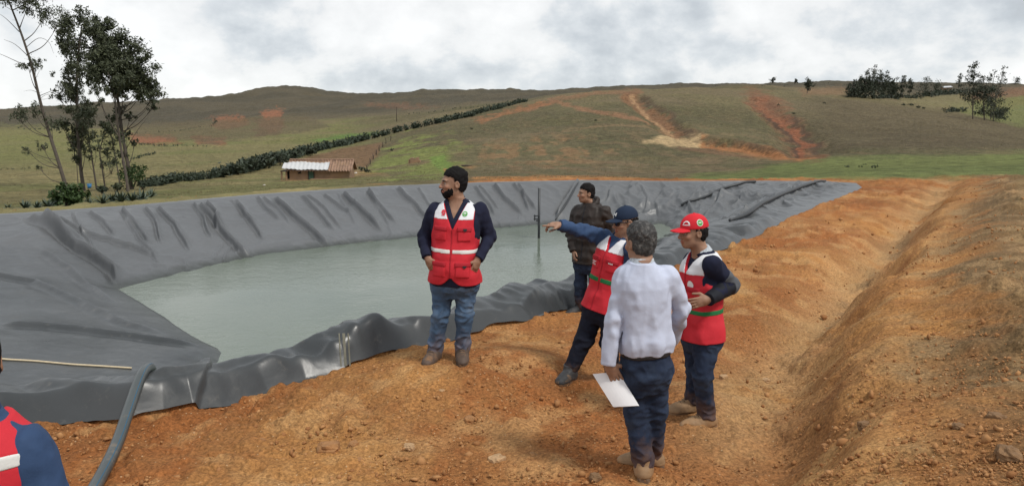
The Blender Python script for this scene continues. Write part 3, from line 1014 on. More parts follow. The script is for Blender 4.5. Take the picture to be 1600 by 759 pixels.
wf = np.stack([wi[:-1, :-1], wi[:-1, 1:], wi[1:, 1:], wi[1:, :-1]], -1).reshape(-1, 4)
wq = polyd(WX.ravel(), WY.ravel(), WAT)
wf = wf[(wq[wf] > -.55).all(1)]
water = mesh("water", np.stack([WX.ravel(), WY.ravel(), np.full(3600, WZ)], 1), wf, m_water)
tag(water, kind='structure')


def zfin(x, y):
    """height of the bare ground or hill at a point"""
    return float(zground(np.array([x], float), np.array([y], float))[0])


def zlin(x, y):
    return float(zliner(np.array([x], float), np.array([y], float))[0][0])

# ------------------------------------------------------------------ surfaces from distance fields (people, clothes)
def smin(a, b, k):
    h = np.maximum(k - np.abs(a - b), 0) / k
    return np.minimum(a, b) - h * h * k * .25


def smax(a, b, k):
    return -smin(-a, -b, k)


def rcone(p, a, b, ra, rb):
    a = np.asarray(a); b = np.asarray(b)
    e = b - a
    t = np.clip(((p - a) @ e) / (e @ e + 1e-12), 0, 1)
    return np.linalg.norm(p - a - t[:, None] * e, axis=1) - (ra + t * (rb - ra))


def ellip(p, c, R, r):
    q = (p - c) @ np.asarray(R).T            # rows of R are the axes
    r = np.asarray(r)
    k0 = np.linalg.norm(q / r, axis=1)
    k1 = np.linalg.norm(q / (r * r), axis=1) + 1e-9
    return k0 * (k0 - 1) / k1


def nets(fn, lo, hi, h):
    """surface nets of fn over a box, evaluated only near the surface"""
    lo = np.asarray(lo, float); hi = np.asarray(hi, float)
    n = np.ceil((hi - lo) / h).astype(int) + 2
    F = 4
    m = np.ceil(n / F).astype(int) + 2
    g = [lo[i] + h * F * np.arange(m[i]) for i in range(3)]
    CP_ = np.stack(np.meshgrid(*g, indexing='ij'), -1).reshape(-1, 3)
    dc = fn(CP_).reshape(m)
    ix = [np.minimum((np.arange(n[i]) + F // 2) // F, m[i] - 1) for i in range(3)]
    V = dc[np.ix_(*ix)].astype(np.float32)
    need = np.nonzero((np.abs(V) < F * h * 2.3).ravel())[0]
    kk = np.stack(np.unravel_index(need, n), -1)
    out = np.empty(len(need), np.float32)
    for s in range(0, len(need), 300000):
        out[s:s + 300000] = fn(lo + h * kk[s:s + 300000])
    V.ravel()[need] = out
    S = V < 0
    cnt = np.zeros(np.array(n) - 1, np.int8)
    offs = [(i, j, k) for i in (0, 1) for j in (0, 1) for k in (0, 1)]
    for i, j, k in offs:
        cnt += S[i:n[0] - 1 + i, j:n[1] - 1 + j, k:n[2] - 1 + k]
    act = np.argwhere((cnt > 0) & (cnt < 8))
    if len(act) == 0:
        return np.zeros((0, 3)), np.zeros((0, 4), int)
    cv = np.stack([V[act[:, 0] + i, act[:, 1] + j, act[:, 2] + k] for i, j, k in offs], 1)
    acc = np.zeros((len(act), 3)); num = np.zeros(len(act))
    O = np.array(offs, float)
    for a in range(8):
        for b_ in range(a + 1, 8):
            if abs(O[a] - O[b_]).sum() == 1:
                sm = (cv[:, a] < 0) != (cv[:, b_] < 0)
                t = np.where(sm, cv[:, a] / (cv[:, a] - cv[:, b_] + 1e-12), 0)
                acc += sm[:, None] * (O[a] + t[:, None] * (O[b_] - O[a])); num += sm
    verts = lo + h * (act + acc / num[:, None])
    vid = np.full(np.array(n) - 1, -1, np.int32)
    vid[act[:, 0], act[:, 1], act[:, 2]] = np.arange(len(act))
    Fq = []
    for ax in range(3):
        u, w = (ax + 1) % 3, (ax + 2) % 3
        sl0 = [slice(None)] * 3; sl1 = [slice(None)] * 3
        sl0[ax] = slice(0, -1); sl1[ax] = slice(1, None)
        e = np.argwhere(S[tuple(sl0)] != S[tuple(sl1)])
        e = e[(e[:, u] > 0) & (e[:, w] > 0) & (e[:, u] < n[u] - 1) & (e[:, w] < n[w] - 1)]
        q = []
        for du, dw in ((-1, -1), (0, -1), (0, 0), (-1, 0)):
            c_ = e.copy(); c_[:, u] += du; c_[:, w] += dw
            q.append(vid[c_[:, 0], c_[:, 1], c_[:, 2]])
        q = np.stack(q, 1)
        flip = ~S[e[:, 0], e[:, 1], e[:, 2]]
        q[flip] = q[flip][:, ::-1]
        Fq.append(q[(q >= 0).all(1)])
    return verts, np.concatenate(Fq)


def unit(v):
    v = np.asarray(v, float)
    return v / (np.linalg.norm(v) + 1e-12)


M = {}
M['skin'] = mat('skin', (.3, .17, .11), .55, attr=True, var=.10, vscale=30, spec=.35)


def cloth(name, c, rough=.9, var=.12, vs_=9, bump=(60, .35, .004), **k):
    M[name] = mat(name, c, rough, bump, var, vs_, spec=.2, bscale2=(9, 2.0), **k)


cloth('navy_knit', (.014, .016, .034), .95)
cloth('blue_padded', (.030, .058, .125), .75)
cloth('red_vest', (.52, .026, .038), .75, .10, 7)
cloth('red_vest_dark', (.36, .018, .028), .8)
cloth('white_yoke', (.66, .66, .68), .8, .06)
cloth('reflective', (.62, .61, .58), .35, .05)
cloth('green_band', (.02, .16, .055), .8)
cloth('jeans_blue', (.055, .095, .16), .9, .35, 5, dust=True, dirt=((.15, .20, .27), .50, .72, 4.5))
cloth('jeans_navy', (.018, .027, .052), .9, .3, 6, dust=True, dirt=((.045, .065, .105), .48, .72, 5))
cloth('trousers_black', (.010, .012, .022), .9, .2, dust=True)
cloth('brown_jacket', (.028, .021, .018), .55, .2)
cloth('shirt_white', (.47, .50, .61), .85, .04)
cloth('collar_stripe', (.42, .45, .48), .85, .35, 60)
cloth('grey_sleeve', (.085, .09, .10), .85)
cloth('black_sleeve', (.010, .011, .016), .7)
cloth('cap_navy', (.014, .024, .048), .85)
cloth('cap_red', (.55, .02, .03), .75)
M['boot_brown'] = mat('boot_brown', (.075, .048, .034), .7, (40, .5, .006), .3, 14, dirt=((.30, .15, .06), .55, .75, 9))
M['boot_tan'] = mat('boot_tan', (.27, .165, .085), .75, (40, .4, .005), .2, 14, dirt=((.36, .19, .08), .5, .75, 9))
M['boot_dark'] = mat('boot_dark', (.030, .030, .032), .65, (40, .4, .005), .2, 14, dirt=((.28, .15, .06), .58, .78, 9))
M['sole'] = mat('sole', (.05, .035, .025), .9, (40, .4, .005), .2, 14, dirt=((.33, .16, .06), .45, .7, 9))
M['sole_tan'] = mat('sole_tan', (.16, .10, .06), .9, (40, .4, .005), .2, 14, dirt=((.36, .19, .08), .45, .7, 9))
M['hair_black'] = mat('hair_black', (.007, .006, .006), .8, (120, .5, .006), .3, 60, spec=.15)
M['hair_grey'] = mat('hair_grey', (.028, .026, .025), .8, (120, .5, .006), .4, 50, dirt=((.16, .15, .14), .50, .70, 45))
M['lens'] = mat('lens', (.01, .01, .012), .15)
M['white_print'] = mat('white_print', (.72, .72, .70), .7)
M['red_print'] = mat('red_print', (.55, .03, .05), .7)
M['green_print'] = mat('green_print', (.07, .30, .05), .7)
M['black_print'] = mat('black_print', (.012, .010, .012), .7)
M['belt'] = mat('belt', (.012, .010, .010), .5)

TW = [-.24, -.16, -.06, .06, .28, .48, .68, .80, .88, .95, 1.02, 1.1]
TWA = [.10, .155, .172, .168, .150, .158, .172, .176, .160, .115, .066, .058]
TWB = [.08, .105, .120, .120, .108, .116, .122, .112, .096, .078, .062, .058]


class Fig:
    def __init__(s, spec):
        s.s = spec
        s.j = {k: J(spec, k) for k in spec['J']}
        j = s.j
        s.pc = (j['hipL'] + j['hipR']) / 2
        ax = j['nk'] - s.pc
        s.L = np.linalg.norm(ax); s.W = ax / s.L
        f = unit(spec['chest']); s.F = unit(f - s.W * (f @ s.W)); s.U = np.cross(s.W, s.F)
        s.sx, s.sy = spec['sx'], spec['sy']
        hf = unit(spec['face']); s.hc = j['hc']
        neckdir = unit(np.array([0, 0, 1.0]))
        s.hf = hf; s.hu = unit(neckdir - hf * (neckdir @ hf)); s.hr = np.cross(s.hu, hf)    # hr = the person's left
        s.HR = np.stack([s.hr, s.hf, s.hu])
        s.hs = spec.get('hs', 1.0)
        zs = [j['anL'][2], j['anR'][2]]
        s.org = np.array([(j['anL'][0] + j['anR'][0]) / 2, (j['anL'][1] + j['anR'][1]) / 2, min(zs) - .095])
        s.belly = spec.get('belly', 0.0)

    # --- coordinates
    def tq(s, p):
        q = p - s.pc
        return q @ s.U, q @ s.F, (q @ s.W) / s.L

    def H(s, r, f, u):
        return s.hc + s.hs * (r * s.hr + f * s.hf + u * s.hu)

    def T(s, u, v, w):
        return s.pc + s.U * u + s.F * v + s.W * (w * s.L)

    # --- pieces
    def tors(s, p, off=0.0):
        u, v, w = s.tq(p)
        a = np.interp(w, TW, TWA) * s.sx + off
        b = np.interp(w, TW, TWB) * s.sy + off
        bel = s.belly * np.exp(-((w - .22) / .25) ** 2)
        b = b + bel * .6
        v = v - bel * .6 + .012 * np.exp(-((w - .95) / .15) ** 2)
        k = (np.abs(u / a) ** 2.35 + np.abs(v / b) ** 2.35) ** (1 / 2.35)
        d = (k - 1) * np.minimum(a, b) * .92
        return np.maximum(d, np.maximum((w - 1.06) * s.L, (-.22 - w) * s.L) - off)

    def arm(s, p, side, off=0.0, k=1.0, upto=1.0):
        j = s.j; r = s.s['armr']
        a, e, w = j['sh' + side], j['el' + side], j['wr' + side]
        d = rcone(p, a, e, r[0] * k + off, r[1] * k + off)
        return smin(d, rcone(p, e, w, r[1] * k + off, r[2] * k + off), .02)

    def leg(s, p, side, off=0.0, k=1.0):
        j = s.j; r = s.s['legr']
        a, e, w = j['hip' + side], j['kn' + side], j['an' + side]
        d = rcone(p, a, e, r[0] * k + off, r[1] * k + off)
        return smin(d, rcone(p, e, w, r[1] * k + off, r[2] * k + off), .03)

    def head(s, p):
        R, H = s.HR, s.H
        z = s.hs
        E_ = lambda c, r: ellip(p, H(*c), R, np.array(r) * z)
        d = E_((0, -.012, .032), (.076, .098, .092))
        d = smin(d, E_((0, .028, -.040), (.060, .066, .078)), .04)
        d = smin(d, E_((0, .062, -.094), (.030, .026, .024)), .035)
        d = smin(d, E_((0, .004, -.075), (.058, .055, .035)), .03)
        d = smin(d, E_((0, .080, .020), (.052, .016, .012)), .022)
        for sd in (-1, 1):
            d = smin(d, E_((sd * .040, .066, -.028), (.022, .022, .018)), .02)
            d = smax(d, -E_((sd * .031, .098, .000), (.019, .019, .013)), .012)
            d = smin(d, E_((sd * .031, .076, .000), (.0125, .0125, .0115)), .003)
            e = E_((sd * .079, -.012, -.008), (.011, .021, .033))
            e = smax(e, -E_((sd * .090, -.006, -.006), (.010, .012, .020)), .006)
            d = smin(d, e, .010)
            d = smin(d, E_((sd * .013, .101, -.034), (.009, .011, .009)), .008)
        d = smin(d, rcone(p, H(0, .090, .012), H(0, .114, -.032), .009 * z, .0125 * z), .014)
        d = smin(d, E_((0, .092, -.060), (.025, .012, .0075)), .007)
        d = smin(d, E_((0, .090, -.074), (.021, .012, .0085)), .007)
        d = smax(d, -E_((0, .108, -.0668), (.024, .014, .0022)), .003)
        return d

    def neck(s, p):
        return rcone(p, s.H(0, -.022, -.06), s.j['nk'] - s.W * .03, .056 * s.hs, .064)

    def hand(s, p, side):
        hd = s.s['hands'].get(side)
        w = s.j['wr' + side]
        d0, n0 = unit(hd['d']), unit(hd['n'])           # finger direction, palm normal (palm side)
        n0 = unit(n0 - d0 * (n0 @ d0))
        sd = unit(hd.get('th', np.cross(d0, n0)))        # towards the thumb
        sd = unit(sd - d0 * (sd @ d0) - n0 * (sd @ n0))
        R = np.stack([sd, d0, n0])
        c = hd.get('curl', (.35, .35, .4, .45)); hs = hd.get('s', 1.0)
        d = ellip(p, w + d0 * .046 * hs, R, np.array([.041, .054, .017]) * hs)
        d = smin(d, rcone(p, w - d0 * .02, w + d0 * .03, .027, .028), .02)
        sp_ = hd.get('spread', .10)
        for i, (o, ln) in enumerate(((.030, .078), (.010, .088), (-.010, .081), (-.029, .062))):
            b = w + (d0 * .082 + sd * o) * hs
            dr = unit(d0 + sd * (o * sp_ * 25))
            a1 = c[i]
            d1 = dr * math.cos(a1) + n0 * math.sin(a1)
            d2 = dr * math.cos(2.1 * a1) + n0 * math.sin(2.1 * a1)
            d3 = dr * math.cos(3.0 * a1) + n0 * math.sin(3.0 * a1)
            k1 = b + d1 * ln * .45 * hs; k2 = k1 + d2 * ln * .32 * hs; k3 = k2 + d3 * ln * .23 * hs
            fd = np.minimum(np.minimum(rcone(p, b - dr * .02, k1, .0102, .0092), rcone(p, k1, k2, .0094, .0086)), rcone(p, k2, k3, .0086, .0074))
            d = smin(d, fd, .006)
        tb = w + (d0 * .028 + sd * .030 + n0 * .004) * hs
        to = unit(sd * .75 + d0 * .75 + n0 * .25)
        t2 = unit(d0 * .95 + sd * .25 + n0 * hd.get('tc', .3))
        k1 = tb + to * .036 * hs; k2 = k1 + t2 * .052 * hs
        d = smin(d, np.minimum(rcone(p, w + (d0 * .02 + sd * .01) * hs, k1, .017, .0125), rcone(p, k1, k2, .0118, .0088)), .008)
        return d

    def body(s, p):
        d = smin(s.tors(p, -.012), s.neck(p), .05)
        for sd in 'LR':
            d = smin(d, s.arm(p, sd, -.014, .82), .05)
            d = smin(d, s.leg(p, sd, -.016, .86), .05)
            d = smin(d, s.foot(p, sd, -.008), .02)
            if s.s['hands'].get(sd):
                d = smin(d, s.hand(p, sd), .012)
        return smin(d, s.head(p), .03)

    # --- feet and shoes
    def footframe(s, sd):
        a = s.j['an' + sd]
        t = unit([*s.s['toe'][0 if sd == 'R' else 1], 0])
        g = np.array([a[0], a[1], a[2] - .095])
        return g, t, np.cross([0, 0, 1.0], t)

    def foot(s, p, sd, off=0.0):
        g, t, r = s.footframe(sd)
        z = np.array([0, 0, 1.0])
        R = np.stack([r, t, z])
        d = ellip(p, g + t * .135 + z * .032, R, np.array([.048, .085, .042]) + off)
        d = smin(d, ellip(p, g - t * .035 + z * .042, R, np.array([.038, .048, .052]) + off), .06)
        d = smin(d, ellip(p, g + t * .06 + z * .052, R, np.array([.042, .085, .048]) + off), .04)
        d = smin(d, rcone(p, g + z * .06, g + z * .14, .045 + off, .05 + off), .04)
        return d

    def shoe(s, p, sd, off=0.012):
        g, t, r = s.footframe(sd)
        d = s.foot(p, sd, off)
        z = p[:, 2] - g[2]
        d = smax(d, .026 - z, .008)
        return np.maximum(d, z - s.s.get('shaft', .15))

    def sole(s, p, sd):
        g, t, r = s.footframe(sd)
        q = p - g
        u, v, z = q @ r, q @ t, q[:, 2]
        w = np.interp(v, [-.085, -.06, 0, .08, .15, .2, .225], [.028, .042, .043, .05, .056, .046, .026])
        d = np.maximum(np.abs(u) - w, np.maximum(v - .226, -.088 - v)) * .9
        return np.maximum(d, np.maximum(z - .030, -.012 - z))


def box_of(pts, m):
    pts = np.asarray(pts)
    return pts.min(0) - m, pts.max(0) + m


def dec_grid(shape):
    """flat shapes for emblems: list of (vertices2d, faces)"""
    k = shape[0]
    if k == 'disc':
        _, cx, cy, r = shape[:4]; n = 20
        v = [(cx, cy)] + [(cx + r * math.cos(6.2832 * i / n), cy + r * math.sin(6.2832 * i / n)) for i in range(n)]
        return v, [(0, 1 + i, 1 + (i + 1) % n) for i in range(n)]
    if k == 'arc':
        _, cx, cy, r0, r1, a0, a1 = shape; n = 18
        v = []
        for i in range(n + 1):
            a = math.radians(a0 + (a1 - a0) * i / n)
            v += [(cx + r0 * math.cos(a), cy + r0 * math.sin(a)), (cx + r1 * math.cos(a), cy + r1 * math.sin(a))]
        return v, [(2 * i, 2 * i + 1, 2 * i + 3, 2 * i + 2) for i in range(n)]
    if k == 'rect':
        _, cx, cy, w, h = shape; n = 6
        v = []
        for i in range(n + 1):
            x = cx - w / 2 + w * i / n
            v += [(x, cy - h / 2), (x, cy + h / 2)]
        return v, [(2 * i, 2 * i + 2, 2 * i + 3, 2 * i + 1) for i in range(n)]


def decal(name, fn, c, dirn, ex, ey, shapes, material, parent, org, lift=.003):
    """print applied onto a cloth surface: each point is laid onto it along dirn"""
    V, Fc = [], []
    for sh in shapes:
        v, f = dec_grid(sh)
        Fc += [tuple(i + len(V) for i in q) for q in f]
        V += v
    V = np.array(V)
    p = c + V[:, :1] * ex + V[:, 1:] * ey - dirn * .16
    for _ in range(50):
        p = p + dirn * (fn(p) * .7)[:, None]
    p = p - dirn * lift
    return mesh(name, p, Fc, material, parent, org)


def wrk(p, amp, f, seed=0):
    return amp * (vn3(p * np.asarray(f, float), seed) - .5)


def rdg(p, amp, f, seed=0):
    q = 2 * vn3(p * np.asarray(f, float), seed) - 1
    return -amp * ((1 - np.sqrt(q * q + .01)) ** 2 - .3)


SKIN = np.array([.285, .158, .102])


def make_person(key, label, group, spec_extra):
    sp = PEOPLE[key]; sp.update(spec_extra)
    g = Fig(sp); j = g.j; o = g.org
    if spec_extra.get('belly'):
        g.belly = spec_extra['belly']
    allp = [v for v in j.values()]
    lo, hi = box_of(allp, .16)
    for sd in 'LR':
        if sp['hands'].get(sd):
            e = j['wr' + sd] + unit(sp['hands'][sd]['d']) * .12
            lo = np.minimum(lo, e - .12); hi = np.maximum(hi, e + .12)
    # body: one continuous mesh
    V, Fq = nets(g.body, lo, hi, .0055)
    q = (V - g.hc) @ g.HR.T / g.hs
    nz = vn3(V * 22.0, 3)
    C = SKIN[None] * sp.get('skin', 1.0) * (1 + .25 * (nz[:, None] - .5))
    r_, f_, u_ = q[:, 0], q[:, 1], q[:, 2]
    inh = (np.abs(r_) < .1) & (f_ > .03) & (np.abs(u_) < .13)
    lip = inh & (np.abs(u_ + .067) < .013) & (np.abs(r_) < .025) & (f_ > .075)
    C[lip] = C[lip] * [.95, .62, .60]
    for sd in (-1, 1):
        ey = inh & (((r_ - sd * .031) / .012) ** 2 + (u_ / .0065) ** 2 < 1) & (f_ > .07)
        C[ey] = (.42, .38, .34)
        ir = inh & (((r_ - sd * .031) / .0065) ** 2 + (u_ / .0075) ** 2 < 1) & (f_ > .07)
        C[ir] = (.02, .012, .01)
        br = inh & (((r_ - sd * .033) / .024) ** 2 + ((u_ - .0235 + .006 * np.abs(r_ - sd * .033) / .024) / .006) ** 2 < 1) & (f_ > .05)
        C[br] = (.014, .010, .009)
    chk = inh & (u_ < -.015) & (u_ > -.05) & (f_ > .05)
    C[chk] *= [1.06, .96, .95]
    body = mesh('person', V, Fq, M['skin'], origin=o, col=C)
    body.location = o
    tag(body, label, 'person', group)

    def part(name, fn, mt, bb, h=.0075, parent=body):
        v, f = nets(fn, bb[0], bb[1], h)
        return mesh(name, v, f, M[mt], parent, o)

    def W_(p):
        return ((p - g.pc) @ g.W) / g.L

    # ------------- trousers
    amp = sp.get('wr_leg', .016)
    zc = min(j['anL'][2], j['anR'][2]) - .2

    def trousers(p):
        d = smin(g.leg(p, 'L'), g.leg(p, 'R'), .045)
        w = W_(p)
        wt = sp.get('waist', .19)
        d = smin(d, np.maximum(g.tors(p, .012), (w - wt) * g.L), .045)
        d = np.maximum(d, (w - wt) * g.L)
        hem = np.full(len(p), 1e3)
        for sd in 'LR':
            a = j['an' + sd]
            dd = np.linalg.norm((p - a)[:, :2], axis=1) - .16
            hem = np.minimum(hem, np.where(dd < 0, p[:, 2] - (a[2] + sp.get('hem', -.045)), 1e3))
        d = np.maximum(d, -hem)
        kz = np.minimum(np.abs(p[:, 2] - j['knL'][2]), 9)
        foldy = np.exp(-(kz / .12) ** 2) + 1.3 * np.exp(-((p[:, 2] - j['anL'][2] - .05) / .11) ** 2) + .9 * np.exp(-((w + .05) / .12) ** 2) + .25
        if sp.get('vest'):
            d = d + .012 * ss(-.10, .0, w)
        d = d + foldy * (wrk(p + .05 * vn3(p * 6.0, 8)[:, None], amp, (9, 9, 14), 5) + rdg(p + .04 * vn3(p * 6.0, 9)[:, None], amp * .7, (12, 12, 15), 15)) + wrk(p, .006, (22, 22, 26), 6)
        return d
    tb = box_of([j['hipL'] + [0, 0, .16], j['hipR'] + [0, 0, .16], j['knL'], j['knR'], j['anL'], j['anR'], j['hipL'], j['hipR']], .23)
    tr = part('trousers', trousers, sp['trousers'], tb)
    for sd in 'LR':
        a = g.footframe(sd)
        fb = box_of([a[0] - a[1] * .1, a[0] + a[1] * .24, a[0] + [0, 0, .18]], .08)
        sh = part('shoe', lambda p, sd=sd: g.shoe(p, sd) + wrk(p, .006, (30, 30, 30), 7), sp['boot'], fb, .006)
        part('sole', lambda p, sd=sd: g.sole(p, sd), sp['sole'], fb, .006, sh)
        if sp.get('laces'):
            G_, t_, r_v = a
            mb = MB()
            for i in range(4):
                c = G_ + t_ * (.135 - .026 * i) + np.array([0, 0, .088 + .013 * i])
                mb.tube([c - r_v * .026, c + np.array([0, 0, .006]), c + r_v * .026], .0035, 5)
            mb.build('lace', M['sole_tan'], sh, o, True)
    # ------------- shirt, pullover or jacket
    so = sp.get('top_off', .014); hemw = sp.get('top_hem', .04)
    wa = sp.get('wr_top', .016)

    def top(p):
        w = W_(p)
        uu = np.abs((p - g.pc) @ g.U)
        und = ss(.165 * g.sx, .135 * g.sx, uu) * ss(1.02, .94, w) if sp.get('vest') else 0.0
        if sp.get('vest'):
            und = np.maximum(und, ss(.055, .035, g.tors(p)) * ss(.58, .46, w)) * ss(-.02, .08, w)
        t = np.maximum(g.tors(p, so + sp.get('blouse', 0) * np.exp(-((w - .27) / .10) ** 2)), (hemw - w) * g.L)
        t = np.maximum(t, (w - 1.03) * g.L)
        for sd in sp.get('arms', 'LR'):
            a = g.arm(p, sd)
            wr, el = j['wr' + sd], j['el' + sd]
            ax = unit(wr - el)
            a = np.maximum(a, (p - wr) @ ax - .012)
            eld = np.linalg.norm(p - el, axis=1)
            a = a + (.35 + 1.3 * np.exp(-(eld / .13) ** 2)) * wrk(p, wa * 1.1, (13, 13, 17), 11)
            if sp.get('quilt'):
                ta = (p - el) @ ax
                a = a + .003 * np.cos(ta * 2 * math.pi / .075)
            t = smin(t, a, .010 + .045 * np.exp(-(np.linalg.norm(p - j['sh' + sd], axis=1) / .13) ** 4))
        t = t + (1 - .75 * und) * (1 + sp.get('pleat', 0) * np.exp(-((w - .28) / .16) ** 2)) * (wrk(p + .04 * vn3(p * 5.0, 18)[:, None], wa, sp.get('wr_f', (9, 9, 5)), 12) + rdg(p, wa * .5, np.asarray(sp.get('wr_f', (9, 9, 5))) * 1.3, 17)) + wrk(p, .005, (24, 24, 20), 13)
        if sp.get('quilt_body'):
            t = t + .0025 * np.cos(w * g.L * 2 * math.pi / .11)
        t = t + .011 * und
        if sp.get('vneck'):
            u, v, w = g.tq(p)
            t = np.maximum(t, np.minimum(np.minimum((w - sp['vneck']) * .30 - np.abs(u), v - .01), .05))
        return np.maximum(t, -(g.neck(p) - .004))
    ub = box_of([j[k] for k in ('shL', 'shR', 'elL', 'elR', 'wrL', 'wrR', 'nk', 'hipL', 'hipR')] + [g.T(0, .22, .2), g.T(0, -.2, .2), g.T(.24, 0, .2), g.T(-.24, 0, .2), g.T(.2, 0, 1.05)], .12)
    tp = part(sp.get('top_name', 'sweater'), top, sp['top'], ub)
    nkup = unit(g.H(0, -.02, -.06) - j['nk'])

    def collar(p):
        q = p - j['nk']
        hgt = q @ nkup
        fr = q @ g.F
        rad = np.linalg.norm(q - hgt[:, None] * nkup - g.F * .004, axis=1)
        d = np.maximum(np.abs(rad - .073 + .25 * np.clip(hgt, 0, 1)) - .010, np.abs(hgt - .016) - sp.get('coll_h', .032))
        side = q @ g.U
        return np.maximum(d, np.minimum(.055 * 1 - np.abs(side) - (.05 - fr) * .3, fr - .03))
    if sp.get('collar'):
        part('collar', collar, sp['collar'], box_of([j['nk'] - .12, j['nk'] + .12], .03), .005, tp)
    for nm, mt, sd, t0, t1 in sp.get('bands', ()):
        a, e, w_ = j['sh' + sd], j['el' + sd], j['wr' + sd]
        l1, l2_ = np.linalg.norm(e - a), np.linalg.norm(w_ - e)

        def band(p, t0=t0, t1=t1, a=a, e=e, w_=w_, sd=sd):
            d = np.maximum(g.arm(p, sd, .005), (p - w_) @ unit(w_ - e) - .014)
            d = d + (.35 + 1.3 * np.exp(-(np.linalg.norm(p - e, axis=1) / .13) ** 2)) * wrk(p, wa * 1.1, (13, 13, 17), 11)
            s1 = (p - a) @ unit(e - a) / l1
            s2 = (p - e) @ unit(w_ - e) / l2_
            d1 = rcone(p, a, e, 0, 0); d2 = rcone(p, e, w_, 0, 0)
            arc = np.where(d1 < d2, np.clip(s1, -.3, 1), 1 + np.clip(s2, 0, 1.4))
            return np.maximum(d, np.maximum(t0 - arc, arc - t1) * .2)
        part(nm, band, mt, box_of([a, e, w_], .12), .0065, tp)
    # ------------- vest
    if sp.get('vest'):
        ve = sp['vest']
        vo = ve.get('off', .026); wv = ve.get('wv', .72); hm = ve.get('hem', -.02); ua = ve.get('ua', .150) * g.sx

        def cut(p):
            u, v, w = g.tq(p)
            arm_ = np.minimum(np.abs(u) - ua - .05 * np.clip((.72 - w) / .3, 0, 1.5), (w - ve.get('wa', .52)) * g.L)
            vn = np.minimum(np.maximum(.004, (w - wv) * .30) - np.abs(u) + np.where(w > wv, 0, -.02), v)
            hemw_ = hm + ve.get('round', 0) * (1 - np.clip(np.abs(u) / (.10 * g.sx), 0, 1)) ** 2 * (v > 0)
            return np.maximum(np.maximum(arm_, vn), (hemw_ - w) * g.L)

        def wob(p):
            w = W_(p)
            return wrk(p + .04 * vn3(p * 5.0, 28)[:, None], ve.get('wr', .014), (8, 8, 9), 22) + rdg(p, .006, (9, 9, 7), 23) - .010 * np.clip((.2 - w) / .3, 0, 1)

        def shell(p, off):
            w = W_(p)
            lg = np.minimum(g.leg(p, 'L', off - .012), g.leg(p, 'R', off - .012))
            return smin(g.tors(p, off), np.maximum(lg, (w - .16) * g.L), .03)

        def vest(p):
            w = W_(p)
            d = np.maximum(shell(p, vo), (w - 1.0) * g.L)
            d = np.maximum(d, -(g.neck(p) - .016)) + wob(p)
            return np.maximum(d, cut(p))

        def slab(w0, w1, off, ctr=0.0):
            def fn(p):
                u, v, w = g.tq(p)
                d = np.maximum(np.maximum(shell(p, vo + off), (w - 1.0 - off) * g.L), -(g.neck(p) - .015)) + wob(p)
                d = np.maximum(d, cut(p) + .003)
                d = np.maximum(d, np.maximum((w0 - w), (w - w1)) * g.L)
                return np.maximum(d, np.minimum(ctr - np.abs(u), v)) if ctr else d
            return fn
        vb = box_of([g.T(.26, .2, -.1), g.T(-.26, .2, -.1), g.T(.26, -.2, -.1), g.T(-.26, -.2, -.1), g.T(.26, .2, 1.05), g.T(-.26, .2, 1.05), g.T(.26, -.2, 1.05), g.T(-.26, -.2, 1.05)], .05)
        vt = part('vest', vest, 'red_vest', vb, .0065)
        if ve.get('yoke'):
            part('yoke', slab(ve['yoke'], ve.get('yoke_top', 1.1), .004, .012), 'white_yoke', vb, .0065, vt)
        for nm, mt, w0, w1 in ve.get('bands', ()):
            part(nm, slab(w0, w1, .004, .010), mt, vb, .0065, vt)
        for (cu, cw, hw_, hh) in ve.get('pockets', ()):
            def pk(p, cu=cu, cw=cw, hw_=hw_, hh=hh):
                u, v, w = g.tq(p)
                d = np.maximum(shell(p, vo + .010) + wob(p), -v)
                return smax(d, np.maximum(np.abs(u - cu) - hw_, np.abs((w - cw) * g.L) - hh), .012)
            po = part('pocket', pk, 'red_vest', vb, .006, vt)

            def fl(p, cu=cu, cw=cw, hw_=hw_, hh=hh):
                u, v, w = g.tq(p)
                d = np.maximum(shell(p, vo + .015) + wob(p), -v)
                return smax(d, np.maximum(np.abs(u - cu) - hw_ - .004, np.abs((w - cw) * g.L - hh + .016) - .020), .008)
            part('flap', fl, 'red_vest_dark', vb, .006, po)
        if ve.get('zip'):
            def zp(p):
                u, v, w = g.tq(p)
                d = np.maximum(shell(p, vo + .005) + wob(p), np.maximum(np.abs(u) - .007, -v))
                return np.maximum(d, np.maximum(hm + ve.get('round', 0) * .8 - w, w - wv - .02) * g.L)
            part('zip', zp, 'red_vest_dark', vb, .006, vt)

        for nm, mt, cu, cw, shapes in ve.get('prints', ()):
            fnp = (lambda p: np.minimum(vest(p), slab(ve.get('yoke', .8), 1.1, .004, .012)(p))) if ve.get('yoke') else vest
            for qk in ve.get('pockets', ()):
                if abs(qk[0] - cu) < qk[2] and abs(qk[1] - cw) * g.L < qk[3]:
                    fnp = (lambda f0: (lambda p: np.minimum(f0(p), shell(p, vo + .0155) + wob(p))))(fnp)
            decal(nm, fnp, g.T(cu, .24, cw), -g.F, g.U, g.W, shapes, M[mt], vt, o)
    # ------------- hair, beard, cap
    hb = box_of([g.H(0, .2, .16), g.H(0, -.14, -.14), g.H(.11, 0, 0), g.H(-.11, 0, 0)], .05)
    R, Hc = g.HR, g.H
    hcut = sp.get('hairline', .050)

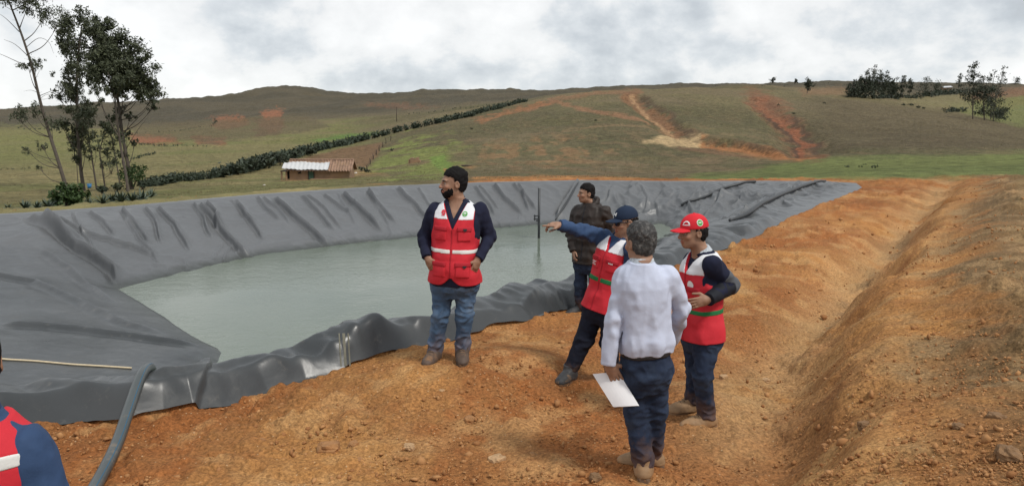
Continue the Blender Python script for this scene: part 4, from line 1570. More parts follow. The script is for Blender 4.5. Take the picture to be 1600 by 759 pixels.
    def hair(p):
        q = (p - g.hc) @ R.T / g.hs
        d = ellip(p, Hc(0, -.014, .032), R, np.array([.0770, .099, .0935]) * g.hs) - (.0025 + sp.get('hair_t', .010) * ss(-.03, .09, q[:, 2])) * np.interp(q[:, 1], [-.1, .03, .08, .1], [1, 1, .7, .0])
        d = smin(d, ellip(p, Hc(0, -.035, -.02), R, np.array([.070, .066, .062]) * g.hs) - .008, .03)
        line = np.interp(q[:, 1], [-.11, -.05, -.022, -.018, .012, .017, .045, .085], [-.078, -.070, -.045, .004, .004, .042, hcut + .006, hcut + .010])
        line = line + .014 * (vn3(p * 70.0, 36) - .5) + .012 * (vn3(p * 30.0, 37) - .5)
        d = smax(d, (line - q[:, 2]) * g.hs, .006)
        if sp.get('cap'):
            d = np.maximum(d, np.where(q[:, 2] > .022, ellip(p, Hc(0, -.012, .040), R, np.array([.088, .110, .100]) * g.hs) + .012, -1.0))
        return d + wrk(p, .012, (45, 45, 45), 33) + wrk(p, .010, (18, 18, 18), 34)
    part('hair', hair, sp['hair'], hb, .005)
    if sp.get('beard'):
        def beard(p):
            q = (p - g.hc) @ R.T / g.hs
            d = g.head(p) - .0035
            low = np.interp(np.abs(q[:, 0]), [0, .018, .03, .05, .075], [-.051, -.050, -.066, -.058, -.03])
            reg = np.maximum(q[:, 2] - low, .018 - q[:, 1])
            d = np.maximum(d, reg * g.hs)
            mouth = np.maximum(np.abs(q[:, 2] + .0675) - .0105, np.abs(q[:, 0]) - .022)
            d = np.maximum(d, -np.maximum(mouth, .07 - q[:, 1]))
            d = np.minimum(d, np.maximum(ellip(p, Hc(0, .060, -.108), R, np.array([.036, .032, .026])), -.08 - q[:, 2]) if False else ellip(p, Hc(0, .058, -.104), R, np.array([.031, .029, .026]) * g.hs))
            return d + wrk(p, .008, (50, 50, 50), 35)
        part('beard', beard, 'hair_black', hb, .0045)
    if sp.get('cap'):
        def dome(p):
            q = (p - g.hc) @ R.T / g.hs
            d = ellip(p, Hc(0, -.012, .040), R, np.array([.088, .110, .100]) * g.hs)
            return np.maximum(d, (.030 - .10 * q[:, 1] * (q[:, 1] < 0) * .5 - q[:, 2] + .02 * q[:, 1]) * g.hs)
        cp = part('cap', dome, sp['cap'], hb, .005)

        def brim(p):
            q = (p - g.hc) @ R.T / g.hs
            drop = q[:, 0] ** 2 * 3.6 + np.clip(q[:, 1] - .08, 0, 1) * .16
            d = np.maximum(np.abs(q[:, 2] - .040 + drop) - .0045, 1.0 * (np.sqrt((q[:, 0] / .078) ** 2 + ((q[:, 1] - .075) / .105) ** 2) - 1) * .07)
            return np.maximum(d, .055 - q[:, 1]) * g.hs
        part('brim', brim, sp['cap'], hb, .004, cp)
        bt = MB(); bt.tube([Hc(0, -.012, .136), Hc(0, -.012, .144)], .008 * g.hs, 8)
        bt.build('button', M[sp['cap']], cp, o, True)
        for nm, mt, az, up, shapes in sp.get('cap_prints', ()):
            a = math.radians(az)
            dr = unit(math.sin(a) * g.hr + math.cos(a) * g.hf)
            decal(nm, dome, Hc(0, -.012, up) + dr * .2, -dr, unit(np.cross(g.hu, dr)), g.hu, shapes, M[mt], cp, o)
    if sp.get('glasses'):
        def gl(p):
            q = (p - g.hc) @ R.T / g.hs
            ax_ = np.abs(q[:, 0])
            lens = np.maximum(np.sqrt(((ax_ - .033) / .029) ** 2 + ((q[:, 2] + .004) / .019) ** 2) - 1, 0) * .019
            y0 = .100 - .16 * ax_ - 1.2 * np.clip(ax_ - .03, 0, 1) ** 2 * 8
            d = np.maximum(lens - .001, np.abs(q[:, 1] - y0) - .004)
            br = np.maximum(np.maximum(np.abs(q[:, 2] - .006) - .004, ax_ - .02), np.abs(q[:, 1] - .102) - .005)
            tm = np.maximum(np.maximum(np.abs(q[:, 2] - .006) - .0045, np.abs(ax_ - .080 + .10 * np.clip(q[:, 1], 0, 1)) - .004), np.maximum(-.02 - q[:, 1], q[:, 1] - .088))
            return np.minimum(np.minimum(d, br), tm) * g.hs
        part('sunglasses', gl, 'lens', hb, .004)
    if sp.get('belt'):
        def bl(p):
            w = W_(p)
            return np.maximum(g.tors(p, .024), np.abs((w - sp['belt']) * g.L) - .020)
        part('belt', bl, 'belt', tb, .0065)
    if sp.get('hood'):
        def hd(p):
            c = j['nk'] + nkup * .015 - g.F * .03
            q = p - c
            hgt = q @ nkup; rad = np.linalg.norm(q - hgt[:, None] * nkup, axis=1)
            return np.sqrt((rad - .088) ** 2 + (hgt * .8 - .2 * (q @ g.F) * -1 * .5) ** 2) - .034 + wrk(p, .014, (20, 20, 20), 44)
        part('hood', hd, sp['top'], box_of([j['nk']], .2), .006, tp)
    if sp.get('front_zip'):
        def fz_(p):
            u, v, w = g.tq(p)
            return np.maximum(np.maximum(top(p) - .004, np.abs(u) - .006), np.maximum(-v, np.maximum(.0 - w, w - .98) * g.L))
        part('zip', fz_, 'black_sleeve', ub, .006, tp)
    return g, body


GRP = 'people standing at the edge of the reservoir'
fA, pA = make_person('bearded', 'bearded man in red and white vest and blue jeans with hands in pockets', GRP, dict(
    hands=dict(R=dict(d=(.28, -.25, -1), n=(.6, .7, 0), th=(.2, -1, .1), curl=(.5, .5, .5, .5)), L=dict(d=(-.28, -.25, -1), n=(-.6, .7, 0), th=(-.2, -1, .1), curl=(.5, .5, .5, .5))),
    trousers='jeans_blue', boot='boot_brown', sole='sole', laces=True, top='navy_knit', top_hem=-.065, collar='navy_knit', belly=.05, hs=1.06, top_off=.020, vneck=.80, wr_leg=.020,
    vest=dict(yoke=.80, wv=.66, hem=-.04, round=.12, bands=(('reflective_stripe', 'reflective', .375, .425),),
              pockets=((.105, .62, .055, .06), (-.105, .62, .055, .06), (.105, .17, .06, .065), (-.105, .17, .06, .065)), zip=True,
              prints=(('emblem', 'red_print', -.085, .885, (('arc', 0, 0, .010, .022, 60, 380), ('disc', .004, .004, .011), ('rect', -.004, -.026, .03, .008))),
                      ('emblem', 'green_print', .10, .875, (('arc', 0, 0, .014, .022, 0, 360), ('rect', 0, -.003, .026, .010))),
                      ('pocket_mark', 'black_print', .115, .685, (('rect', 0, 0, .032, .014), ('disc', 0, -.008, .010))),
                      ('pocket_mark', 'black_print', .125, .225, (('rect', 0, 0, .034, .012), ('disc', 0, -.008, .010))))),
    hair='hair_black', hairline=.052, beard=True))
fB, pB = make_person('jacket', 'man in dark brown padded jacket and dark jeans standing behind the pointing man', GRP, dict(
    hands=dict(R=dict(d=(-.1, -.5, -.9), n=(.8, .2, 0)), L=dict(d=(-.1, -.5, -.9), n=(-.6, .5, 0))),
    trousers='jeans_navy', boot='boot_dark', sole='sole', top='brown_jacket', top_name='jacket', top_off=.035, top_hem=-.04, collar='brown_jacket', coll_h=.045, quilt=True, quilt_body=True, wr_top=.022,
    hood=True, front_zip=True, hair='hair_black', hairline=.050))
fC, pC = make_person('pointing', 'man in navy cap, sunglasses and red vest pointing across the water with an outstretched arm', GRP, dict(
    hands=dict(R=dict(d=(-1, -.1, .12), n=(0, .35, -1), th=(-.2, -1, .3), curl=(.03, .62, .70, .75), tc=.5), L=dict(d=(-.3, -.5, -.8), n=(-.6, .5, 0))),
    trousers='trousers_black', boot='boot_dark', sole='sole', top='blue_padded', top_name='jacket', top_hem=.0, collar='blue_padded', quilt=True,
    vest=dict(yoke=.80, wv=.80, hem=-.05, ua=.155, bands=(('green_stripe', 'green_band', .36, .425),), zip=True,
              pockets=((.09, .62, .05, .055), (-.09, .62, .05, .055)),
              prints=(('lettering', 'white_print', -.09, .60, tuple(('rect', -.022 + .011 * k_, .018 - .014 * r_i, .008, .008) for r_i in range(3) for k_ in range(5 - (r_i == 1)))),
                      ('lettering', 'white_print', .09, .66, tuple(('rect', -.015 + .011 * k_, .0, .008, .010) for k_ in range(4))))),
    hair='hair_black', cap='cap_navy', glasses=True,
    cap_prints=(('emblem', 'white_print', 2, .078, (('arc', 0, .016, .012, .020, 200, 340), ('arc', 0, -.016, .012, .020, 20, 160), ('rect', -.017, 0, .008, .030), ('rect', .017, 0, .008, .030))),)))
fD, pD = make_person('shirt', 'grey-haired man seen from behind in a white shirt and dark jeans, holding papers', GRP, dict(
    hands=dict(L=dict(d=(.42, .05, -.9), n=(.05, 1, .1), th=(.8, .3, .5), curl=(.10, .12, .14, .16), tc=.6, s=1.06), R=dict(d=(-.2, 1, .1), n=(-1, 0, 0), curl=(.5, .5, .5, .5))),
    trousers='jeans_navy', boot='boot_tan', sole='sole_tan', top='shirt_white', top_name='shirt', top_off=.022, top_hem=.165, blouse=.026, collar='collar_stripe', coll_h=.026, wr_top=.014, wr_f=(11, 11, 3.0), pleat=1.0, wr_leg=.018, hem=-.065,
    belt=.165, waist=.175, hair='hair_grey', hair_t=.013, hs=1.02))
fE, pE = make_person('redcap', 'man in red cap and red vest with one hand on his hip, listening', GRP, dict(
    hands=dict(L=dict(d=(-.93, -.12, -.25), n=(-.1, 1, -.1), th=(-.3, -.1, 1), curl=(.16, .18, .2, .22), tc=.2), R=dict(d=(-.3, -.6, -.7), n=(-.6, .5, 0))),
    trousers='jeans_navy', boot='boot_tan', sole='sole_tan', laces=True, top='navy_knit', top_hem=.0, collar='collar_stripe', coll_h=.026,
    bands=(('sleeve_panel', 'grey_sleeve', 'L', .52, 1.12), ('forearm_sleeve', 'black_sleeve', 'L', 1.12, 2.3)),
    vest=dict(yoke=.76, wv=.74, hem=-.075, ua=.165, off=.022, bands=(('green_stripe', 'green_band', .27, .325),), zip=True, wr=.018,
              pockets=((.09, .52, .05, .055), (-.09, .52, .05, .055)),
              prints=(('emblem', 'white_print', .070, .635, (('disc', 0, 0, .034),)),)),
    hair='hair_black', cap='cap_red',
    cap_prints=(('emblem', 'white_print', 28, .080, (('arc', 0, -.012, .020, .028, 10, 170), ('rect', 0, -.014, .06, .006))),
                ('badge', 'green_print', 95, .078, (('disc', 0, 0, .025),)), ('badge_print', 'white_print', 95, .078, (('arc', 0, 0, .021, .025, 0, 360), ('rect', 0, .002, .026, .006))))))
# marks on top of the white discs
decal('emblem', lambda p: fE.tors(p, .045), fE.T(.085, .24, .53), -fE.F, fE.U, fE.W, (('arc', 0, .002, .010, .022, 40, 300), ('rect', 0, -.024, .036, .006)), M['red_print'], pE, fE.org) if False else None
fF, pF = make_person('corner', 'man in red vest with white back stripe and blue sleeves, back turned, at the corner', GRP, dict(
    hands=dict(R=dict(d=(-.4, .8, -.3), n=(-.7, -.2, 0)), L=dict(d=(.3, .8, -.3), n=(.7, -.2, 0))),
    trousers='jeans_navy', boot='boot_dark', sole='sole', top='blue_padded', top_name='jacket', top_hem=.0, collar='blue_padded', wr_top=.02,
    vest=dict(wv=.80, hem=-.06, ua=.225, wa=.62, bands=(('reflective_stripe', 'reflective', .81, .875),)),
    hair='hair_black', hair_t=.012))

# stack of papers held by the man in the white shirt
hp = [P(926, 584, 4.75), P(966, 580, 4.72), P(998, 633, 4.62), P(958, 635, 4.66)]
tn = unit(np.cross(hp[1] - hp[0], hp[3] - hp[0]))
if tn[1] > 0:
    tn = -tn
mb = MB()
N_ = 8
V1 = []
for i in range(N_ + 1):
    for k_ in range(N_ + 1):
        a, b_ = i / N_, k_ / N_
        V1.append((hp[0] * (1 - a) + hp[1] * a) * (1 - b_) + (hp[3] * (1 - a) + hp[2] * a) * b_ + tn * .010 * math.sin(3.14 * a))
V1 = np.array(V1)
for th in (0.0, .004, .008):
    sh = np.array([.002 * th * 200, 0, -.0015 * th * 300])
    base = V1 - tn * th + sh
    n0 = (N_ + 1) ** 2
    VV = np.concatenate([base, base - tn * .003])
    ff = []
    for i in range(N_):
        for k_ in range(N_):
            q_ = i * (N_ + 1) + k_
            ff.append((q_, q_ + N_ + 1, q_ + N_ + 2, q_ + 1)); ff.append((n0 + q_, n0 + q_ + 1, n0 + q_ + N_ + 2, n0 + q_ + N_ + 1))
    rim = [k_ for k_ in range(N_)] + [i * (N_ + 1) + N_ for i in range(N_)] + [N_ * (N_ + 1) + k_ for k_ in range(N_, 0, -1)] + [i * (N_ + 1) for i in range(N_, 0, -1)]
    for a, b_ in zip(rim, rim[1:] + rim[:1]):
        ff.append((a, b_, b_ + n0, a + n0))
    mb.add(VV, ff)
M['paper'] = mat('paper', (.74, .73, .74), .7, var=.04, vscale=9)
pp = mb.build('paper_stack', M['paper'], None, V1.mean(0))
tag(pp, 'thin stack of white paper sheets held in the hand of the white-shirted man', 'papers')

# ------------------------------------------------------------------ plants
def leafmat(name, c1, c2, rough=.6, scale=1.6):
    m = bpy.data.materials.new(name)
    m.use_nodes = True
    t = NT(m.node_tree)
    b = m.node_tree.nodes['Principled BSDF']
    oi = t.n('ShaderNodeNewGeometry')
    rnd = oi.outputs['Random Per Island']
    nz = t.noise(oi.outputs['Position'], scale, 3, .6)
    k = t.math('ADD', t.math('MULTIPLY', rnd, .6), t.math('MULTIPLY', nz, .5), clamp=True)
    t.t.links.new(t.mix(k, c1, c2), b.inputs['Base Color'])
    b.inputs['Roughness'].default_value = rough
    b.inputs['Specular IOR Level'].default_value = .3
    return m


M['euc_leaf'] = leafmat('eucalyptus_leaf', (.016, .022, .011), (.078, .088, .046))
M['euc_far'] = leafmat('eucalyptus_far_leaf', (.016, .022, .012), (.045, .055, .032))
M['bark'] = mat('bark', (.075, .060, .047), .9, (9, .6, .03), .35, 3)
M['bush_leaf'] = leafmat('bush_leaf', (.018, .034, .010), (.050, .085, .024), .6, 3)
M['agave'] = leafmat('agave_leaf', (.030, .048, .032), (.095, .12, .085), .5, 2)
M['agave_far'] = leafmat('agave_far_leaf', (.018, .028, .016), (.050, .064, .040), .6, .4)
M['twig'] = mat('twig', (.075, .055, .042), .9, None, .3, 5)


def leaves(n, centers, radii, size, asp=.38, droop=.5, rng=RNG, blow=(0, 0, 0)):
    """n leaf sprays scattered in blobs -> vertices and quads"""
    k = len(centers)
    w = np.array([r ** 2.2 for r in radii]); w /= w.sum()
    bi = rng.choice(k, n, p=w)
    sub = [c + rng.normal(0, .46, (max(6, int(9 + r * 6)), 3)) * r * np.array([1, 1, .85]) for c, r in zip(centers, radii)]
    pos = np.array([sub[b_][rng.integers(len(sub[b_]))] + rng.normal(0, .17, 3) * radii[b_] for b_ in bi])
    d = rng.normal(0, 1, (n, 3)); d[:, 2] -= droop; d += np.asarray(blow)
    d /= np.linalg.norm(d, axis=1)[:, None]
    e = np.cross(d, rng.normal(0, 1, (n, 3))); e /= np.linalg.norm(e, axis=1)[:, None]
    L = size * rng.uniform(.55, 1.35, n)[:, None]
    Wd = L * asp * rng.uniform(.7, 1.2, n)[:, None]
    v = np.stack([pos - d * L * .5, pos + e * Wd * .5 - d * L * .05, pos + d * L * .5, pos - e * Wd * .5 + d * L * .05], 1).reshape(-1, 3)
    f = np.arange(4 * n).reshape(n, 4)
    return v, f


def tree(name, label, cat, base, trunk_px, blobs_px, group, r0=.17, nleaf=1500, size=.34, depth=1.0, branches=True, extra=(), leaf='euc_leaf', jit=.8, twigs=0):
    """trunk_px: pixel path of the trunk from the ground up; blobs_px: (px, py, pixel radius) of the crown"""
    Y = base[1]
    k = Y / F_PX
    tp = [base - [0, 0, .4], base] + [P(px, py, Y + RNG.normal(0, .25)) for px, py in trunk_px]
    tp = spline(tp, 5)
    root = empty(name, base)
    tag(root, label, cat, group)
    mb = MB()
    mb.tube(tp, [r0 * 1.25, r0, r0 * .8, r0 * .6, r0 * .3], 8)
    cs, rs = [], []
    for px, py, pr in blobs_px:
        cs.append(P(px, py, Y + RNG.normal(0, 1) * jit * depth)); rs.append(pr * k * 1.05)
    if branches:
        for c, r in zip(cs, rs):
            i = int(np.argmin(np.linalg.norm(tp - c, axis=1) + 1.2 * np.maximum(0, tp[:, 2] - c[2] + .4 * r)))
            i = max(3, i - 3)
            a = tp[i]
            mid = a * .5 + c * .5 + [RNG.normal(0, .15), RNG.normal(0, .15), -.12 * np.linalg.norm(c - a)]
            mb.tube(spline([a, mid, c], 4), [r0 * .34, r0 * .2, r0 * .09], 5)
            for q in range(3):
                e = c + RNG.normal(0, .6, 3) * r
                mb.tube([mid * .4 + c * .6, (c + e) / 2 + [0, 0, .1], e], [r0 * .12, r0 * .08, r0 * .03], 4, False)
    for path, rr_ in extra:
        mb.tube(spline([P(px, py, Y) for px, py in path], 4), [rr_, rr_ * .6, rr_ * .25], 5)
    for i in range(twigs):
        a = tp[RNG.integers(len(tp) // 2, len(tp))]
        dr = RNG.normal(0, 1, 3); dr[2] = abs(dr[2]) * .6
        e = a + unit(dr) * RNG.uniform(.6, 1.7)
        mb.tube(spline([a, (a + e) / 2 + RNG.normal(0, .12, 3), e], 3), [.03, .018, .008], 4, False)
    mb.build('trunk', M['bark'], root, base, True)
    if cs:
        v, f = leaves(nleaf, cs, rs, size, blow=(.35, 0, 0))
        mesh('crown', v, f, M[leaf], root, base, smooth=False)
    return root


TG = 'eucalyptus trees beside the reservoir'
b0 = hit(103, 296)
YT = b0[1]


def base_at(px, py):
    return hit(px, py)


tree('eucalyptus_tree', 'tall eucalyptus with a bare trunk leaning far to the left, sparsest of the clump', 'tree', base_at(103, 292),
     [(92, 255), (76, 205), (62, 155), (50, 105), (34, 55), (16, 8), (2, -28)],
     [(44, 10, 17), (72, 22, 18), (20, -12, 22), (58, -18, 20), (44, 105, 12), (56, 98, 9), (34, 178, 13), (52, 170, 12), (24, 182, 8), (80, 190, 12), (66, 228, 8), (42, 235, 7), (60, 262, 5), (92, 38, 8)], TG,
     .20, 6000, .29, extra=[([(50, 105), (30, 98), (8, 88), (-12, 80)], .06), ([(46, 90), (24, 70), (6, 62)], .05), ([(62, 150), (84, 140), (92, 128)], .04), ([(88, 250), (66, 245), (40, 234), (32, 238)], .05), ([(92, 262), (70, 250), (52, 242)], .04),
                            ([(40, 75), (60, 60), (76, 66), (84, 84)], .04), ([(30, 50), (10, 30), (-4, 20)], .05)], twigs=16)
tree('eucalyptus_tree', 'tall eucalyptus with upright trunk and feathery dark crown, behind the round green bush', 'tree', base_at(131, 298),
     [(126, 262), (122, 215), (120, 165), (120, 115), (124, 70), (128, 38)],
     [(104, 38, 19), (90, 48, 12), (118, 75, 22), (100, 70, 16), (132, 30, 17), (108, 108, 14), (126, 110, 15), (106, 145, 18), (92, 152, 11), (122, 150, 14), (96, 195, 12), (132, 178, 16), (118, 205, 11), (116, 230, 9), (112, 172, 13), (130, 205, 10), (126, 222, 11), (114, 218, 9), (134, 236, 8), (120, 248, 8), (110, 128, 13)], TG,
     .17, 11000, .29, extra=[([(124, 245), (112, 225), (104, 215)], .04)])
tree('eucalyptus_tree', 'broadest eucalyptus of the clump, its heavy dark crown leaning out to the right', 'tree', base_at(206, 296),
     [(200, 258), (192, 215), (186, 170), (180, 130), (170, 92), (160, 62)],
     [(146, 48, 19), (160, 40, 15), (166, 66, 26), (186, 60, 15), (196, 86, 26), (178, 98, 26), (216, 110, 24), (200, 120, 22), (232, 135, 17), (243, 150, 12), (222, 145, 17), (180, 128, 18), (240, 168, 8), (208, 74, 12), (226, 92, 10), (190, 145, 12), (150, 84, 16), (214, 130, 18), (204, 182, 8), (186, 172, 9), (198, 210, 7), (176, 186, 8), (210, 225, 7), (192, 240, 8)], TG,
     .17, 20000, .29, extra=[([(192, 210), (210, 190), (228, 172), (236, 160)], .05), ([(188, 180), (204, 160), (216, 145)], .05), ([(196, 235), (214, 205), (232, 182)], .035)])
tree('eucalyptus_tree', 'slim eucalyptus close against the broadest tree, forking low with a dense round crown', 'tree', base_at(200, 299),
     [(196, 268), (188, 225), (182, 180), (178, 145), (168, 112)],
     [(160, 108, 19), (150, 118, 14), (176, 112, 18), (164, 88, 18), (190, 120, 14), (152, 96, 14), (176, 140, 12)], TG, .13, 7000, .29, extra=[([(186, 215), (172, 190), (158, 165), (150, 150)], .05)])
tree('eucalyptus_tree', 'young slender eucalyptus in the middle of the clump with a small crown halfway up', 'tree', base_at(151, 296),
     [(146, 262), (140, 225), (134, 190), (130, 168)],
     [(138, 190, 13), (128, 200, 11), (142, 172, 10), (134, 160, 9), (146, 210, 9), (136, 214, 9), (150, 232, 8), (140, 246, 7)], TG, .09, 1700, .27)
tree('eucalyptus_tree', 'youngest eucalyptus of the clump, thin trunk and ragged low crown', 'tree', base_at(165, 299),
     [(160, 265), (156, 238), (162, 215), (170, 200)],
     [(174, 206, 15), (184, 214, 10), (164, 196, 10), (178, 228, 8), (156, 222, 6), (168, 240, 9), (180, 252, 8), (160, 256, 7)], TG, .07, 1500, .26)
tree('eucalyptus_tree', 'thin eucalyptus trunk bent to the left between the thicker trunks, few leaves', 'tree', base_at(188, 292),
     [(182, 255), (172, 205), (160, 165), (150, 146)],
     [(150, 140, 9), (158, 158, 7), (146, 128, 9)], TG, .08, 700, .27)
tree('eucalyptus_tree', 'thin pale eucalyptus pole rising straight beside the upright trunk', 'tree', base_at(122, 288),
     [(120, 255), (119, 225), (116, 205)], [(118, 212, 8), (112, 222, 6)], TG, .055, 200, .3)


def bush(name, label, c_px, r_px, n, size, leaf='bush_leaf', group=None, base_py=None, cat='bush', flat=.8):
    b = hit(c_px[0], base_py)
    k = b[1] / F_PX
    root = empty(name, b)
    tag(root, label, cat, group)
    c = P(c_px[0], c_px[1], b[1])
    cs = [c + np.array([math.cos(a) * .5, math.sin(a) * .5, RNG.uniform(-.35, .35) * flat]) * r_px * k for a in np.linspace(0, 6.28, 7)[:-1]] + [c, c + [0, 0, .35 * r_px * k]]
    v, f = leaves(n, cs, [r_px * k * .52] * 8, size, asp=.6, droop=0)
    v[:, 2] = np.maximum(v[:, 2], b[2] + .02)
    mesh('foliage', v, f, M[leaf], root, b, smooth=False)
    mb = MB()
    for i in range(5):
        e = c + RNG.normal(0, .3, 3) * r_px * k
        mb.tube([b + [RNG.normal(0, .1), RNG.normal(0, .1), -.1], (b + e) / 2 + RNG.normal(0, .08, 3), e], [.05, .03, .012], 5)
    mb.build('stem', M['bark'], root, b, True)
    return root


bush('round_bush', 'round dense dark green bush at the foot of the leaning eucalyptus', (108, 303), 24, 2600, .17, base_py=322)
bush('leafy_shrub', 'tall loose dark shrub behind the agaves at the foot of the broad eucalyptus', (207, 272), 22, 1500, .20, base_py=296)
bush('leafy_shrub', 'brownish dry shrub between the trunks in the eucalyptus clump', (173, 256), 11, 500, .16, leaf='agave_far', base_py=272)


def rosette(mb, c, r, n=16, rng=RNG):
    for i in range(n):
        a = rng.uniform(0, 6.28); el = rng.uniform(.25, 1.35)
        d = np.array([math.cos(a) * math.cos(el), math.sin(a) * math.cos(el), math.sin(el)])
        s = np.array([-math.sin(a), math.cos(a), 0])
        up = np.cross(d, s) * -1
        l = r * rng.uniform(.75, 1.15); w = l * .085
        p0, p1, p2 = c + d * .02, c + d * l * .5 + np.array([0, 0, -.02 * l]), c + d * l + np.array([0, 0, -.12 * l * math.cos(el)])
        v = [p0 - s * w * .7, p0 + s * w * .7, p1 + s * w, p1 - s * w, p2, p1 - up * w * .45, p0 - up * w * .3]
        mb.add(v, [(0, 6, 5, 3), (6, 1, 2, 5), (3, 5, 4), (5, 2, 4)])


AG = 'agave plants around the eucalyptus clump'
for px, py, rp, lab in ((160, 312, 14, 'agave rosette at the left end of the row under the trees'), (176, 308, 13, 'agave rosette below the bent thin trunk'), (190, 313, 15, 'broad agave rosette in front of the two joined trunks'),
                        (207, 309, 15, 'agave rosette at the foot of the broad eucalyptus'), (222, 307, 15, 'spiky agave right of the broad eucalyptus trunk'), (236, 303, 11, 'small agave at the right end of the row under the trees'),
                        (40, 327, 12, 'agave at the edge of the liner, left of the round bush'), (58, 325, 10, 'small agave rosette near the liner between larger ones'), (76, 324, 12, 'agave rosette just left of the round bush'),
                        (14, 329, 8, 'lowest small agave near the left picture edge'), (140, 320, 10, 'small agave rosette just right of the round bush')):
    b = hit(px, py + rp * .5)
    mb = MB(); rosette(mb, np.zeros(3), rp * b[1] / F_PX * 1.5, 30)
    o = mb.build('agave_plant', M['agave'], None, None, False)
    o.location = b
    tag(o, lab, 'agave', AG)


BG = 'dark bushes along the diagonal hedge'
for px, cy, r, lab in ((350, 270, 8, 'lowest small bush at the left end of the diagonal hedge'), (372, 264, 10, 'bush near the left end of the diagonal hedge'), (392, 258, 12, 'rounded bush in the diagonal hedge left of the house'), (414, 251, 14, 'largest dark bush in the diagonal hedge left of the house'),
                       (437, 247, 13, 'big dark bush just above the left end of the house roof'), (460, 241, 10, 'bush right of the biggest one, over the tin roof'), (484, 236, 9, 'smallish bush over the middle of the house roof')):
    bush('hedge_bush', lab, (px, cy), r, 520, .42, leaf='euc_far', group=BG, base_py=cy + r * .9)
for px, cy, r, bp, lf_, lab in ((240, 281, 9, 288, 'euc_leaf', 'dark low shrub right of the eucalyptus trunks'), (222, 288, 9, 296, 'agave_far', 'grey-green low shrub at the foot of the broad eucalyptus'), (184, 292, 9, 300, 'euc_leaf', 'dark low shrub between the middle eucalyptus trunks'), (160, 296, 8, 303, 'agave_far', 'small grey-green shrub right of the blue tub'), (86, 316, 8, 323, 'bush_leaf', 'small green shrub at the left side of the round bush')):
    bush('leafy_shrub', lab, (px, cy), r, 420, .2, leaf=lf_, base_py=bp)


def hedge(name, label, line, h_px, leaf='agave_far', step=.8, cat='hedge', n=11, wide=.35, size=1.0, group=None):
    """a row of spiky plants along a line on the hillside; line = pixels of its foot, h_px = height in pixels along it"""
    pts = [hit(*p) for p in line]
    root_p = pts[len(pts) // 2]
    mb = MB()
    for i in range(len(pts) - 1):
        a, b_ = pts[i], pts[i + 1]
        L = np.linalg.norm(b_ - a)
        hp0, hp1 = np.interp([i / (len(pts) - 1), (i + 1) / (len(pts) - 1)], np.linspace(0, 1, len(h_px)), h_px)
        st = step * max(1.0, (a[1] + b_[1]) / 2 / 130)
        m_ = max(2, int(L / st))
        for q in range(m_):
            t_ = (q + RNG.uniform(0, 1)) / m_
            c = a + (b_ - a) * t_
            hgt = (hp0 + (hp1 - hp0) * t_) * c[1] / F_PX
            c = c + [RNG.normal(0, wide * hgt), RNG.normal(0, wide * hgt), 0]
            c[2] = zfin(c[0], c[1]) - .05
            rosette(mb, c, hgt * RNG.uniform(.45, 1.0) * size, max(5, n // 2))
            lv, lf_ = leaves(max(10, n), [c + [0, 0, hgt * .42], c + [RNG.normal(0, .3) * hgt, RNG.normal(0, .3) * hgt, hgt * .6]], [hgt * .42, hgt * .30], hgt * .36, asp=.5, droop=0)
            lv[:, 2] = np.maximum(lv[:, 2], c[2])
            mb.add(lv, lf_)
    o = mb.build(name, M[leaf], None, root_p, False)
    tag(o, label, cat, group)
    return o


hedge('agave_hedge', 'long dark agave hedge running diagonally up the slope behind the house', [(336, 278), (362, 272), (400, 264), (440, 252), (470, 243), (510, 233), (560, 222), (620, 207), (680, 194), (740, 180), (790, 167), (822, 159)], (17, 20, 22, 17, 14, 13, 12, 11, 10, 8, 7), n=18, step=.36, wide=.30)
hedge('agave_hedge', 'short agave hedge just right of the eucalyptus clump', [(232, 292), (258, 287), (290, 283), (322, 279)], (15, 17, 16, 14), step=.40, n=24)
hedge('field_hedge', 'thin dark upper hedge along the crest above the long diagonal one', [(632, 180), (680, 175), (720, 170), (770, 165), (820, 160)], (3.5, 4, 4, 4), step=1.0)
hedge('field_hedge', 'thin field hedge stepping across the far left slope', [(203, 210), (250, 207), (300, 201), (333, 197), (338, 190), (335, 186)], (3, 3, 3, 3), step=1.2)
hedge('field_hedge', 'low dark hedge below the red bare patch on the far left slope', [(215, 225), (260, 229), (300, 229), (330, 230)], (4, 5, 4, 4), step=.9)
hedge('field_hedge', 'low grey-green hedge right behind the eucalyptus crowns', [(205, 250), (225, 244), (242, 240)], (5, 5, 5), step=.7)
hedge('field_hedge', 'far hedge line at the left picture edge', [(-80, 200), (-20, 199), (30, 200), (70, 203)], (3, 3, 3), step=1.2)
hedge('field_hedge', 'low dark hedge on the left meadow', [(-40, 267), (0, 266), (40, 264), (48, 263)], (4, 4, 4), step=.7)
hedge('ridge_hedge', 'thin dark hedge along the right skyline ridge', [(1052, 135), (1120, 135), (1190, 135), (1250, 132), (1300, 130)], (2.2, 2.4, 2.4, 2.2), step=1.4)
hedge('field_hedge', 'dark hedge at the foot of the ridge trees', [(1322, 152), (1360, 154), (1400, 154), (1440, 151), (1480, 147), (1510, 143)], (8, 10, 9, 8), step=.5, leaf='euc_far')
hedge('field_hedge', 'low bushy hedge left of the right-hand tree clump', [(1476, 176), (1500, 174), (1530, 178), (1555, 184)], (7, 9, 8, 8), step=.6, leaf='euc_far')

